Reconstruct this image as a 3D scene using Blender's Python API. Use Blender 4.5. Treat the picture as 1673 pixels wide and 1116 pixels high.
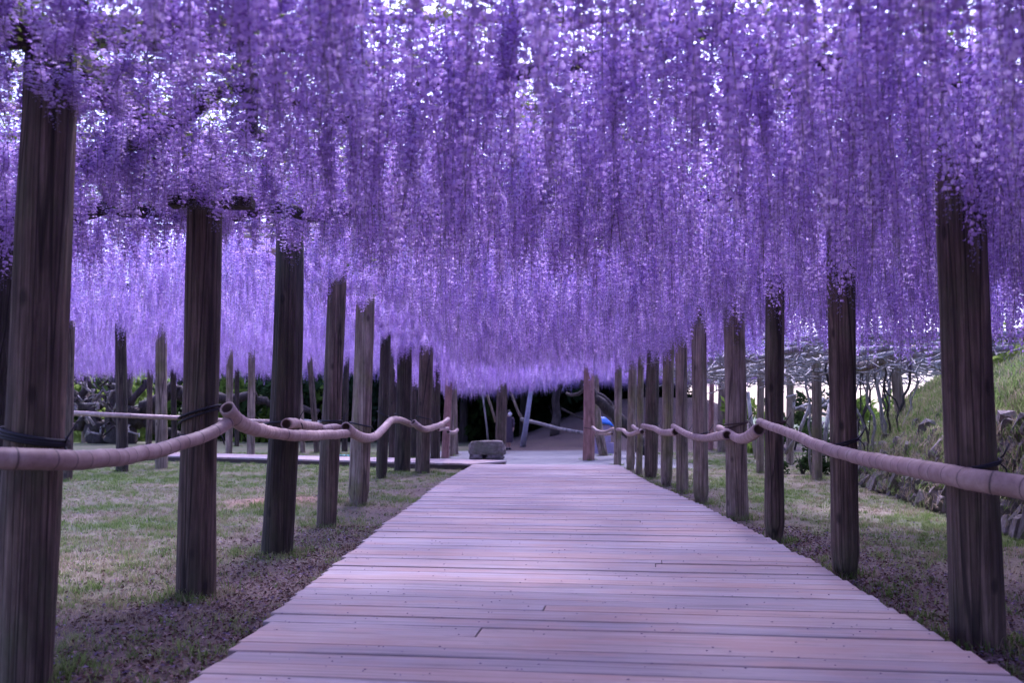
import bpy, bmesh, math, random
import numpy as np
from mathutils import Vector, Matrix, noise as mnoise
R = math.radians
random.seed(7); rng = np.random.default_rng(7)
for o in list(bpy.data.objects): bpy.data.objects.remove(o)
S = bpy.context.scene
C = S.collection

# ------------------------------------------------------------------ camera, sky, sun, exposure
F = 1626.0; CX, CY = 836.5, 558.0; HC = 1.5
PITCH = math.atan(118 / F)
cam = bpy.data.objects.new('camera', bpy.data.cameras.new('camera')); C.objects.link(cam)
cam.location = (0, 0, HC); cam.rotation_euler = (R(90) + PITCH, 0, 0)
cam.data.sensor_width = 36; cam.data.lens = 36 * F / 1673
cam.data.clip_start = .05; cam.data.clip_end = 600
cam.data.dof.use_dof = True; cam.data.dof.focus_distance = 12.0; cam.data.dof.aperture_fstop = 2.2
S.camera = cam
SUN_EL, SUN_AZ = 58, 10          # high sun behind thin cloud, ahead of the camera
world = bpy.data.worlds.new('World'); S.world = world; world.use_nodes = True
nt = world.node_tree
sky = nt.nodes.new('ShaderNodeTexSky'); sky.sky_type = 'NISHITA'; sky.sun_disc = False
sky.sun_elevation = R(SUN_EL); sky.sun_rotation = R(SUN_AZ); sky.dust_density = 3.0; sky.air_density = 1.0
bg = nt.nodes['Background']; bg.inputs['Strength'].default_value = .15
nt.links.new(sky.outputs[0], bg.inputs[0])
sl = bpy.data.lights.new('sun', 'SUN'); sl.energy = 1.5; sl.angle = R(16); sl.color = (1, .96, .9)
sun = bpy.data.objects.new('sun', sl); C.objects.link(sun)
d = Vector((math.sin(R(SUN_AZ)) * math.cos(R(SUN_EL)), math.cos(R(SUN_AZ)) * math.cos(R(SUN_EL)), math.sin(R(SUN_EL))))
sun.rotation_euler = d.to_track_quat('Z', 'Y').to_euler()
vs = S.view_settings
vs.view_transform = 'Standard'; vs.look = 'None'; vs.gamma = 1; vs.use_curve_mapping = False
vs.exposure = 2.0
vs.use_white_balance = True; vs.white_balance_temperature = 5300; vs.white_balance_tint = 45
S.render.engine = 'CYCLES'
cy = S.cycles
cy.max_bounces = 8; cy.diffuse_bounces = 4; cy.glossy_bounces = 2; cy.transmission_bounces = 6; cy.transparent_max_bounces = 8
cy.use_denoising = True

# ------------------------------------------------------------------ helpers
def ray(px, py):
    u = (px - CX) / F; v = (CY - py) / F
    return Vector((u, math.cos(PITCH) - v * math.sin(PITCH), math.sin(PITCH) + v * math.cos(PITCH)))
def P(px, py, Y):
    r = ray(px, py); return Vector((0, 0, HC)) + r * (Y / r.y)
def on_plane(px, py, z):
    r = ray(px, py); return Vector((0, 0, HC)) + r * ((z - HC) / r.z)
def sm(a, b, x):
    t = min(1, max(0, (x - a) / (b - a))); return t * t * (3 - 2 * t)
def lerp_tab(tab, x):
    if x <= tab[0][0]: return tab[0][1]
    for (a, va), (b, vb) in zip(tab, tab[1:]):
        if x <= b: return va + (vb - va) * (x - a) / (b - a)
    return tab[-1][1]
def ns(x, y, z=0, s=1.0): return mnoise.noise(Vector((x * s, y * s, z)))

WALLX = [(-10, 5.9), (10, 6.0), (12, 6.05), (15, 6.4), (18, 6.85), (21, 7.3), (24, 7.6), (27, 8.4), (32, 11), (60, 30)]
WALLH = [(-10, 1.3), (12, 1.3), (15, 1.3), (18, 1.05), (21, .75), (26, .45), (60, .45)]
def gz(x, y):
    z = .03 * ns(x, y, 0, .5) + .012 * ns(x, y, 3, 2.1)
    xw = lerp_tab(WALLX, y); hw = lerp_tab(WALLH, y)
    if x > xw - .05:
        e = x - xw
        z += (hw * sm(0, .55, e) + (.72 * max(0, min(e, 7) - .4) - .035 * max(0, min(e, 7) - 2) ** 2) * sm(.35, 1.2, e) + .12 * ns(x, y, 9, .8) * sm(.5, 2, e)) * sm(31, 25, y)
    z += 2.3 * sm(38.5, 50, y) * sm(-1.5, 6.5, x) * sm(14, 9, x)            # brown mound behind the gravel
    z += (9 * sm(60, 85, y) + 3.0 * sm(57, 66, y)) * sm(10, 6, x)
    z += .10 * math.exp(-(((x + 3.6) / .9) ** 2 + ((y - 16.6) / 1.2) ** 2))
    return z
def hit(px, py):
    r = ray(px, py); t = 3.0; o = Vector((0, 0, HC))
    while t < 120:
        p = o + r * t
        if p.z < gz(p.x, p.y): return p
        t += .03
    return o + r * 60

def link(o): C.objects.link(o); return o
def mesh_obj(name, verts, faces, mat, parent=None, smooth=True, mats=None, fmat=None):
    me = bpy.data.meshes.new(name); me.from_pydata([tuple(v) for v in verts], [], faces)
    for m in (mats or [mat]): me.materials.append(m)
    if fmat is not None: me.polygons.foreach_set('material_index', fmat)
    me.polygons.foreach_set('use_smooth', [smooth] * len(faces)); me.update()
    o = link(bpy.data.objects.new(name, me))
    if parent: o.parent = parent
    return o
def empty(name, loc=(0, 0, 0)):
    o = link(bpy.data.objects.new(name, None)); o.location = loc; o.empty_display_size = .2; return o
def tag(o, label=None, cat=None, group=None, kind=None):
    if label: o['label'] = label
    if cat: o['category'] = cat
    if group: o['group'] = group
    if kind: o['kind'] = kind
    return o
class MB:
    def __init__(s): s.v = []; s.f = []; s.m = []
    def add(s, vs_, fs_, m=0):
        b = len(s.v); s.v += [tuple(v) for v in vs_]; s.f += [tuple(i + b for i in f) for f in fs_]; s.m += [m] * len(fs_)
    def tube(s, pts, rad, n=6, cap=True, m=0, wob=0):
        pts = [Vector(p) for p in pts]
        if not hasattr(rad, '__len__'): rad = [rad] * len(pts)
        t0 = (pts[1] - pts[0]).normalized()
        a = t0.orthogonal().normalized(); b = len(s.v)
        for i, p in enumerate(pts):
            t = (pts[min(i + 1, len(pts) - 1)] - pts[max(i - 1, 0)]).normalized()
            a = (a - t * a.dot(t)).normalized(); c = t.cross(a)
            for k in range(n):
                th = 2 * math.pi * k / n; r = rad[i] * (1 + (wob * (random.random() - .5) if wob else 0))
                s.v.append(tuple(p + (a * math.cos(th) + c * math.sin(th)) * r))
        for i in range(len(pts) - 1):
            for k in range(n):
                q = b + i * n; s.f.append((q + k, q + (k + 1) % n, q + n + (k + 1) % n, q + n + k)); s.m.append(m)
        if cap:
            s.f.append(tuple(b + k for k in range(n))[::-1]); s.m.append(m)
            q = b + (len(pts) - 1) * n; s.f.append(tuple(q + k for k in range(n))); s.m.append(m)
    def build(s, name, mat, parent=None, smooth=True, mats=None):
        return mesh_obj(name, s.v, s.f, mat, parent, smooth, mats, s.m if mats else None)
def copyto(o, parent=None, loc=None):
    c = o.copy(); C.objects.link(c)
    if parent: c.parent = parent
    return c
def copy_tree(o, parent=None):
    c = copyto(o, parent)
    for ch in list(o.children): copy_tree(ch, c)
    return c

# ------------------------------------------------------------------ materials
def mat(name):
    m = bpy.data.materials.new(name); m.use_nodes = True
    n = m.node_tree; b = n.nodes['Principled BSDF']; return m, n, b
def N(n, t, **k):
    x = n.nodes.new(t)
    for a, v in k.items():
        if a.startswith('i_'):
            key = a[2:]; x.inputs[int(key) if key.isdigit() else key].default_value = v
        else: setattr(x, a, v)
    return x
def ramp(n, src, stops):
    r = n.nodes.new('ShaderNodeValToRGB')
    e = r.color_ramp.elements
    while len(e) < len(stops): e.new(.5)
    for el, (p, c) in zip(e, stops): el.position = p; el.color = (*c, 1)
    n.links.new(src, r.inputs[0]); return r.outputs[0]
def mapped(n, scale, coord='Object', rnd=True):
    tc = N(n, 'ShaderNodeTexCoord'); mp = N(n, 'ShaderNodeMapping'); mp.inputs['Scale'].default_value = scale
    n.links.new(tc.outputs[coord], mp.inputs[0])
    if rnd:
        oi = N(n, 'ShaderNodeObjectInfo'); mm = N(n, 'ShaderNodeMath', operation='MULTIPLY', i_1=37.0)
        n.links.new(oi.outputs['Random'], mm.inputs[0]); cb = N(n, 'ShaderNodeCombineXYZ')
        for k in range(3): n.links.new(mm.outputs[0], cb.inputs[k])
        n.links.new(cb.outputs[0], mp.inputs['Location'])
    return mp.outputs[0]
def noise(n, vec, scale=1, detail=5, rough=.6):
    x = N(n, 'ShaderNodeTexNoise'); x.inputs['Scale'].default_value = scale; x.inputs['Detail'].default_value = detail; x.inputs['Roughness'].default_value = rough
    if vec is not None: n.links.new(vec, x.inputs['Vector'])
    return x.outputs['Fac']
def mix(n, f, a, b, mode='MIX'):
    x = N(n, 'ShaderNodeMix', data_type='RGBA', blend_type=mode)
    for sock, v in ((x.inputs[0], f), (x.inputs[6], a), (x.inputs[7], b)):
        if isinstance(v, bpy.types.NodeSocket): n.links.new(v, sock)
        elif isinstance(v, (int, float)): sock.default_value = v
        else: sock.default_value = (*v, 1)
    return x.outputs[2]
def bump(n, b, h, strength=.4, dist=.01):
    x = N(n, 'ShaderNodeBump'); x.inputs['Strength'].default_value = strength; x.inputs['Distance'].default_value = dist
    n.links.new(h, x.inputs['Height']); n.links.new(x.outputs[0], b.inputs['Normal'])
def orand(n): return N(n, 'ShaderNodeObjectInfo').outputs['Random']

def wood_post(name, dark, mid, light, moss=(.075, .095, .04), mossamt=.5):
    m, n, b = mat(name); b.inputs['Roughness'].default_value = .9
    v = mapped(n, (26, 26, .8)); g = noise(n, v, 1.6, 8, .7)
    c = ramp(n, g, [(.28, dark), (.5, mid), (.72, light)])
    blot = noise(n, mapped(n, (2.2, 2.2, 1.1)), 1.5, 4, .6)
    c = mix(n, ramp(n, blot, [(.5, (0, 0, 0)), (.68, (mossamt,) * 3)]), c, moss)
    var = noise(n, mapped(n, (3.5, 3.5, 1.3)), 1.4, 5, .65)
    c = mix(n, 1.0, c, ramp(n, var, [(.3, (.55, .53, .52)), (.5, (.95, .95, .95)), (.7, (1.4, 1.38, 1.36))]), 'MULTIPLY')
    wet = noise(n, mapped(n, (5, 5, .7)), 1.0, 3, .6)
    c = mix(n, ramp(n, wet, [(.52, (0, 0, 0)), (.7, (.6,) * 3)]), c, dark)
    kn = N(n, 'ShaderNodeTexVoronoi'); n.links.new(mapped(n, (4.2, 4.2, 2.2)), kn.inputs['Vector']); kn.inputs['Scale'].default_value = 1.0
    c = mix(n, ramp(n, kn.outputs['Distance'], [(.07, (.8,) * 3), (.15, (0, 0, 0))]), c, tuple(v_ * .8 for v_ in dark))
    crk = N(n, 'ShaderNodeTexVoronoi', feature='DISTANCE_TO_EDGE'); n.links.new(mapped(n, (5.5, 5.5, .16)), crk.inputs['Vector']); crk.inputs['Scale'].default_value = 1.0
    c = mix(n, ramp(n, crk.outputs['Distance'], [(.010, (.8,) * 3), (.03, (0, 0, 0))]), c, tuple(v_ * .6 for v_ in dark))
    n.links.new(c, b.inputs['Base Color'])
    crack = N(n, 'ShaderNodeTexVoronoi', feature='DISTANCE_TO_EDGE'); n.links.new(mapped(n, (24, 24, .25)), crack.inputs['Vector']); crack.inputs['Scale'].default_value = 1.0
    hh = N(n, 'ShaderNodeMath', operation='MULTIPLY_ADD', i_1=.8); n.links.new(g, hh.inputs[0])
    cr = ramp(n, crack.outputs['Distance'], [(0, (0, 0, 0)), (.12, (1, 1, 1))]); n.links.new(cr, hh.inputs[2])
    bump(n, b, hh.outputs[0], .8, .012)
    return m
M = {}
M['post'] = wood_post('weathered_post_wood', (.028, .019, .014), (.115, .080, .058), (.25, .185, .14))
M['post_light'] = wood_post('pale_post_wood', (.085, .062, .046), (.26, .20, .15), (.43, .36, .285), (.17, .17, .055), .75)
M['post_dark'] = wood_post('dark_post_wood', (.013, .009, .007), (.048, .034, .025), (.12, .09, .068), (.05, .058, .02), .5)
M['post_red'] = wood_post('reddish_post_wood', (.20, .10, .08), (.33, .18, .15), (.42, .26, .22), (.3, .2, .16), .2)
M['bark'] = wood_post('vine_bark', (.02, .017, .015), (.05, .04, .036), (.12, .10, .09), (.05, .055, .03), .3)
M['grey_stick'] = wood_post('grey_sticks', (.18, .17, .155), (.36, .335, .31), (.55, .52, .48), (.28, .28, .2), .25)

m, n, b = mat('bamboo'); M['bamboo'] = m; b.inputs['Roughness'].default_value = .55
at = N(n, 'ShaderNodeAttribute', attribute_name='node')
g = noise(n, mapped(n, (7, 7, 7)), 1, 6, .65); g2 = noise(n, mapped(n, (60, 60, 60)), 1, 3, .6)
c = ramp(n, g, [(.3, (.24, .16, .13)), (.55, (.36, .26, .22)), (.75, (.46, .37, .31))])
c = mix(n, ramp(n, g2, [(.5, (0, 0, 0)), (.75, (.35,) * 3)]), c, (.16, .11, .09))
c = mix(n, at.outputs['Fac'], c, (.05, .035, .03))
n.links.new(c, b.inputs['Base Color']); bump(n, b, g2, .15, .004)
m, n, b = mat('cut_end'); M['cut_end'] = m; b.inputs['Base Color'].default_value = (.10, .07, .055, 1); b.inputs['Roughness'].default_value = .9
m, n, b = mat('cord'); M['cord'] = m; b.inputs['Base Color'].default_value = (.016, .017, .024, 1); b.inputs['Roughness'].default_value = .7
m, n, b = mat('brown_cord'); M['cord2'] = m; b.inputs['Base Color'].default_value = (.08, .05, .045, 1); b.inputs['Roughness'].default_value = .9

m, n, b = mat('plank_wood'); M['plank'] = m; b.inputs['Roughness'].default_value = .85
v = mapped(n, (.8, 22, 22)); g = noise(n, v, 1.3, 8, .7); rr = orand(n)
base = ramp(n, rr, [(0, (.255, .215, .22)), (.3, (.34, .295, .295)), (.5, (.27, .235, .245)), (.72, (.32, .262, .25)), (.9, (.345, .262, .235)), (1, (.30, .26, .26))])
c = mix(n, 1.0, base, ramp(n, g, [(.25, (.42, .40, .41)), (.48, (.95, .95, .96)), (.75, (1.3, 1.27, 1.27))]), 'MULTIPLY')
bl = noise(n, mapped(n, (1.3, 3, 3)), 1, 4, .6)
c = mix(n, ramp(n, bl, [(.45, (0, 0, 0)), (.68, (.65,) * 3)]), c, (.33, .205, .175))
st = noise(n, mapped(n, (2.2, 5, 5)), 1.2, 5, .65)
c = mix(n, ramp(n, st, [(.58, (0, 0, 0)), (.74, (.5,) * 3)]), c, (.17, .145, .145))
n.links.new(c, b.inputs['Base Color']); bump(n, b, g, .35, .004)
m, n, b = mat('joist_wood'); M['joist'] = m; b.inputs['Base Color'].default_value = (.06, .045, .04, 1); b.inputs['Roughness'].default_value = .95

def leafy(name, cols, trans=.4, rough=.7, sat=None):
    m, n, b = mat(name); n.nodes.remove(b); out = n.nodes['Material Output']
    c = ramp(n, orand(n), cols)
    d_ = N(n, 'ShaderNodeBsdfDiffuse'); t = N(n, 'ShaderNodeBsdfTranslucent'); mx = N(n, 'ShaderNodeMixShader'); mx.inputs[0].default_value = trans
    n.links.new(c, d_.inputs[0]); n.links.new(c, t.inputs[0]); n.links.new(d_.outputs[0], mx.inputs[1]); n.links.new(t.outputs[0], mx.inputs[2])
    n.links.new(mx.outputs[0], out.inputs[0]); return m
M['banner'] = leafy('wisteria_banner', [(0, (.48, .33, .65)), (.5, (.56, .40, .73)), (1, (.72, .59, .85))], .42)
M['keel'] = leafy('wisteria_keel', [(0, (.30, .15, .46)), (1, (.41, .24, .58))], .38)
M['bud'] = leafy('wisteria_bud', [(0, (.30, .24, .46)), (1, (.40, .33, .50))], .4)
M['rachis'] = leafy('wisteria_stalk', [(0, (.16, .14, .11)), (1, (.24, .20, .17))], .2)
M['leaf'] = leafy('wisteria_leaf', [(0, (.10, .16, .03)), (.6, (.17, .22, .05)), (1, (.24, .22, .08))], .5)
M['grass'] = leafy('grass_blade', [(0, (.07, .13, .03)), (.55, (.15, .23, .06)), (1, (.25, .30, .12))], .4)
M['straw'] = leafy('dry_blade', [(0, (.27, .22, .14)), (.6, (.34, .28, .20)), (1, (.20, .22, .09))], .3)
M['litter'] = leafy('leaf_litter', [(0, (.04, .024, .019)), (.35, (.085, .05, .042)), (.6, (.15, .09, .08)), (.8, (.23, .155, .145)), (1, (.33, .25, .28))], .1)
M['petal'] = leafy('fallen_petal', [(0, (.08, .06, .10)), (.5, (.17, .12, .21)), (1, (.36, .29, .42))], .2)
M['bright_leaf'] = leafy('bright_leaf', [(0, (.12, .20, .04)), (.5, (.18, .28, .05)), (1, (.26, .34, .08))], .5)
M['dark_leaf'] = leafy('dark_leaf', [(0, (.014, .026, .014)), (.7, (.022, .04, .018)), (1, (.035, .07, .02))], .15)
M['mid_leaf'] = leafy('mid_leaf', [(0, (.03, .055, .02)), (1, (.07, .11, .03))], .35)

m, n, b = mat('soil_and_turf'); M['ground'] = m; b.inputs['Roughness'].default_value = 1
tc = mapped(n, (1, 1, 1), rnd=False)
n1 = noise(n, tc, .45, 5, .6); n2 = noise(n, tc, 3.5, 6, .7); n3 = noise(n, tc, 22, 5, .7)
soil = ramp(n, n3, [(.3, (.03, .02, .017)), (.5, (.075, .05, .043)), (.7, (.16, .115, .10))])
dry = ramp(n, n3, [(.3, (.09, .075, .045)), (.55, (.17, .135, .09)), (.75, (.26, .215, .17))])
grn = ramp(n, n3, [(.3, (.03, .045, .015)), (.6, (.07, .10, .03)), (.8, (.13, .15, .06))])
z1 = N(n, 'ShaderNodeAttribute', attribute_name='litter').outputs['Fac']
z2 = N(n, 'ShaderNodeAttribute', attribute_name='green').outputs['Fac']
z3 = N(n, 'ShaderNodeAttribute', attribute_name='gravel').outputs['Fac']
z4 = N(n, 'ShaderNodeAttribute', attribute_name='clay').outputs['Fac']
c = mix(n, z2, dry, grn)
c = mix(n, z1, c, soil)
c = mix(n, z4, c, ramp(n, n3, [(.3, (.20, .09, .05)), (.7, (.38, .20, .13))]))
grav = ramp(n, noise(n, tc, 30, 4, .7), [(.3, (.12, .12, .12)), (.7, (.24, .24, .24))])
c = mix(n, z3, c, grav)
n.links.new(c, b.inputs['Base Color']); bump(n, b, n3, .6, .03)

m, n, b = mat('stone'); M['stone'] = m; b.inputs['Roughness'].default_value = .92
g = noise(n, mapped(n, (5, 5, 5)), 1, 7, .7); gg = noise(n, mapped(n, (1.6, 1.6, 1.6)), 1, 4, .6)
c = ramp(n, g, [(.3, (.06, .05, .045)), (.52, (.155, .135, .125)), (.75, (.28, .255, .24))])
c = mix(n, ramp(n, gg, [(.52, (0, 0, 0)), (.68, (.5,) * 3)]), c, (.09, .11, .05))
c = mix(n, 1.0, c, ramp(n, orand(n), [(0, (.6, .58, .58)), (1, (1.15, 1.1, 1.1))]), 'MULTIPLY')
n.links.new(c, b.inputs['Base Color']); bump(n, b, g, .6, .03)
def flat(name, col, rough=.7):
    m, n, b = mat(name); b.inputs['Roughness'].default_value = rough
    g = noise(n, mapped(n, (8, 8, 8)), 1, 5, .6)
    c = mix(n, 1.0, col, ramp(n, g, [(.3, (.78,) * 3), (.7, (1.12,) * 3)]), 'MULTIPLY'); n.links.new(c, b.inputs['Base Color']); return m
M['blue'] = flat('blue_tarp', (.02, .16, .55), .45); M['lilac'] = flat('pale_crate', (.34, .29, .42)); M['teal'] = flat('teal_sheet', (.02, .30, .30), .4)
M['dress'] = flat('dark_dress', (.055, .038, .06)); M['skin'] = flat('skin', (.48, .31, .25), .5); M['hair'] = flat('hair', (.02, .014, .012)); M['white'] = flat('white_cloth', (.7, .7, .72)); M['shoe'] = flat('shoe', (.02, .02, .025))
M['whitewood'] = flat('white_board', (.55, .53, .52)); M['bluepole'] = flat('blue_grey_pole', (.30, .31, .38))

# ------------------------------------------------------------------ ground
DZ = .14
LE = [on_plane(*p, DZ) for p in [(319, 1114), (359, 1081), (417, 1033), (463, 991), (505, 957), (568, 907), (635, 851), (664, 832), (693, 809), (718, 790), (752, 771), (773, 759)]]
RE = [on_plane(*p, DZ) for p in [(1673, 1114), (1583, 1064), (1523, 1034), (1402, 962), (1342, 925), (1282, 893), (1241, 873), (1189, 847), (1141, 823), (1105, 807), (1056, 786), (1016, 763)]]
LT = [(-3, LE[0].x + .05)] + [(p.y, p.x) for p in LE]; RT = [(-3, RE[0].x - .05)] + [(p.y, p.x) for p in RE]
XL = lambda y: lerp_tab(LT, y); XR = lambda y: lerp_tab(RT, y)
DECK_END = min(LE[-1].y, RE[-1].y)

def axis(segs):
    out = []
    for a, b_, k in segs: out += list(np.linspace(a, b_, k, endpoint=False))
    return out + [segs[-1][1]]
ax = axis([(-300, -30, 12), (-30, -8, 36), (-8, 9, 120), (9, 18, 40), (18, 40, 24), (40, 300, 12)])
ay = axis([(-60, -6, 12), (-6, 2, 14), (2, 30, 190), (30, 56, 80), (56, 80, 16), (80, 500, 14)])
def zone_litter(x, y):
    e = min(abs(x - XL(y)), abs(x - XR(y))) if y < 28 else 9
    v = .95 * math.exp(-(e / 1.1) ** 2) * (1 if y < 22 else .5)
    v += .55 * sm(11, 7, y) + .45 * ns(x, y, 5, .8) + .25 * ns(x, y, 8, 2.5)
    xw = lerp_tab(WALLX, y)
    if x > 2 and y < 13: v += .35
    if x > xw - .1: v -= .7 * sm(.5, 1.3, x - xw)
    v += 1.2 * sm(38.5, 40, y) * sm(-2, 0, x) * sm(14, 10, x)
    return min(1, max(0, v))
def zone_green(x, y):
    v = .56 + .75 * ns(x, y, 1, .55) + .35 * ns(x, y, 2, 1.7)
    xw = lerp_tab(WALLX, y)
    if x > xw: v += 1.0 * sm(.3, 1.0, x - xw)
    if x < -3: v += .3 * sm(19, 24, y) - .12
    return min(1, max(0, v))
def zone_gravel(x, y):
    return sm(26.5, 28, y + .5 * ns(x, y, 4, .7)) * sm(40.5, 39.3, y + .15 * x) * sm(-3.6, -2.6, x + .4 * ns(x, y, 6, .6)) * sm(6, 4.2, x)
gv = []; za = []; zb = []; zc = []; zd = []
for y in ay:
    for x in ax:
        gv.append((x, y, gz(x, y))); za.append(zone_litter(x, y)); zb.append(zone_green(x, y)); zc.append(zone_gravel(x, y))
        zd.append(.8 * math.exp(-(((x + 3.9) / .8) ** 2 + ((y - 16.6) / .9) ** 2)) if y < 25 else 0)
nx = len(ax)
gf = [(j * nx + i, j * nx + i + 1, (j + 1) * nx + i + 1, (j + 1) * nx + i) for j in range(len(ay) - 1) for i in range(nx - 1)]
ground = mesh_obj('ground', gv, gf, M['ground']); tag(ground, kind='structure')
for nm, dat in (('litter', za), ('green', zb), ('gravel', zc), ('clay', zd)):
    a = ground.data.attributes.new(nm, 'FLOAT', 'POINT'); a.data.foreach_set('value', dat)

# ------------------------------------------------------------------ boardwalk
walk = tag(empty('boardwalk', (0, 5, 0)), kind='structure')
SK = .13
def plank_mesh(a, b_, w0, w1, z, th=.05, parent=None, name='plank'):
    """plank whose long centre line runs a->b, widths w0/w1, top at z; local x runs along it"""
    dv = (b_ - a); L = dv.length; ang = math.atan2(dv.y, dv.x); k = 7
    vs_, fs_ = [], []; ch = .006; warp = [random.uniform(-.0025, .0025) for _ in range(k)]
    for i in range(k):
        t = i / (k - 1); x = (t - .5) * L; w = (w0 + (w1 - w0) * t) / 2 + random.uniform(-.002, .002); zz = warp[i]
        for (yy, z_) in ((-w, -th), (-w, -ch), (-w + ch, 0), (w - ch, 0), (w, -ch), (w, -th)): vs_.append((x, yy, z_ + zz))
    for i in range(k - 1):
        for j in range(6):
            q = i * 6; fs_.append((q + j, q + 6 + j, q + 6 + (j + 1) % 6, q + (j + 1) % 6))
    fs_.append(tuple(range(6))); q = (k - 1) * 6; fs_.append(tuple(q + j for j in range(6))[::-1])
    o = mesh_obj(name, vs_, fs_, M['plank'], parent, smooth=False)
    mid = (a + b_) / 2; o.location = Vector((mid.x, mid.y, z)) - parent.location; o.rotation_euler = (random.uniform(-.006, .006), random.uniform(-.0008, .0008), ang + random.uniform(-.003, .003))
    return o
def edge_pt(s, side):
    y = s
    for _ in range(6):
        x = XL(y) if side < 0 else XR(y); y = s - SK * x
    return Vector((x, y, 0))
s = -1.5
while True:
    w = random.choice([.21, .24, .26, .28, .31]); c_ = s + w / 2
    a = edge_pt(c_, -1); b_ = edge_pt(c_, 1)
    if b_.y > RE[-1].y and a.y > LE[-1].y: break
    a.x -= random.uniform(-.015, .02); b_.x += random.uniform(-.015, .02)
    gap = random.choice([.006, .008, .01, .012, .022])
    z = DZ + random.uniform(-.004, .004)
    if random.random() < .14:
        t = random.uniform(.3, .75); mpt = a.lerp(b_, t); dx = (b_ - a).normalized() * .004
        plank_mesh(a, mpt - dx, w - gap, w - gap, z, parent=walk); plank_mesh(mpt + dx, b_, w - gap, w - gap, z + random.uniform(-.003, .003), parent=walk)
    else: plank_mesh(a, b_, w - gap, w - gap + random.uniform(-.006, .004), z, parent=walk)
    s += w
mb = MB()
for fr in (.04, .35, .66, .96):
    pts = [Vector((XL(y) + (XR(y) - XL(y)) * fr, y, 0)) for y in np.linspace(-1.2, 25.3, 14)]
    for p, q in zip(pts, pts[1:]):
        mb.add([(p.x - .04, p.y, -.05), (p.x + .04, p.y, -.05), (q.x + .04, q.y, -.05), (q.x - .04, q.y, -.05), (p.x - .04, p.y, .082), (p.x + .04, p.y, .082), (q.x + .04, q.y, .082), (q.x - .04, q.y, .082)],
               [(4, 5, 6, 7), (0, 4, 7, 3), (1, 2, 6, 5), (0, 1, 5, 4), (3, 7, 6, 2)])
o = mb.build('joists', M['joist'], walk, smooth=False); o.location = -walk.location; o.name = 'joist_frame'

# side path running off to the left behind the posts
spur = tag(empty('side_boardwalk', (-6, 28, 0)), kind='structure')
a0, a1 = P(768, 756, 26.6), P(60, 737, 34.5)
a0.z = a1.z = 0; dirv = (a1 - a0).normalized(); perp = Vector((dirv.y, -dirv.x, 0))
if perp.y < 0: perp = -perp
L = (a1 - a0).length; t = 0
while t < L:
    w = random.choice([.2, .22, .24]); p = a0 + dirv * (t + w / 2); t += w
    plank_mesh(p, p + perp * 2.1, w - .01, w - .01, .17 + random.uniform(-.004, .004), parent=spur)
mb = MB()
for off in (.08, 1.0, 2.0):
    p = a0 + perp * off; q = a1 + perp * off; w_ = perp * .05
    mb.add([p - w_ + Vector((0, 0, -.1)), p + w_ + Vector((0, 0, -.1)), q + w_ + Vector((0, 0, -.1)), q - w_ + Vector((0, 0, -.1)), p - w_ + Vector((0, 0, .112)), p + w_ + Vector((0, 0, .112)), q + w_ + Vector((0, 0, .112)), q - w_ + Vector((0, 0, .112))],
           [(4, 5, 6, 7), (0, 4, 7, 3), (1, 2, 6, 5), (0, 1, 5, 4), (3, 7, 6, 2)])
o = mb.build('joist_frame', M['joist'], spur, smooth=False); o.location = -spur.location

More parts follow.
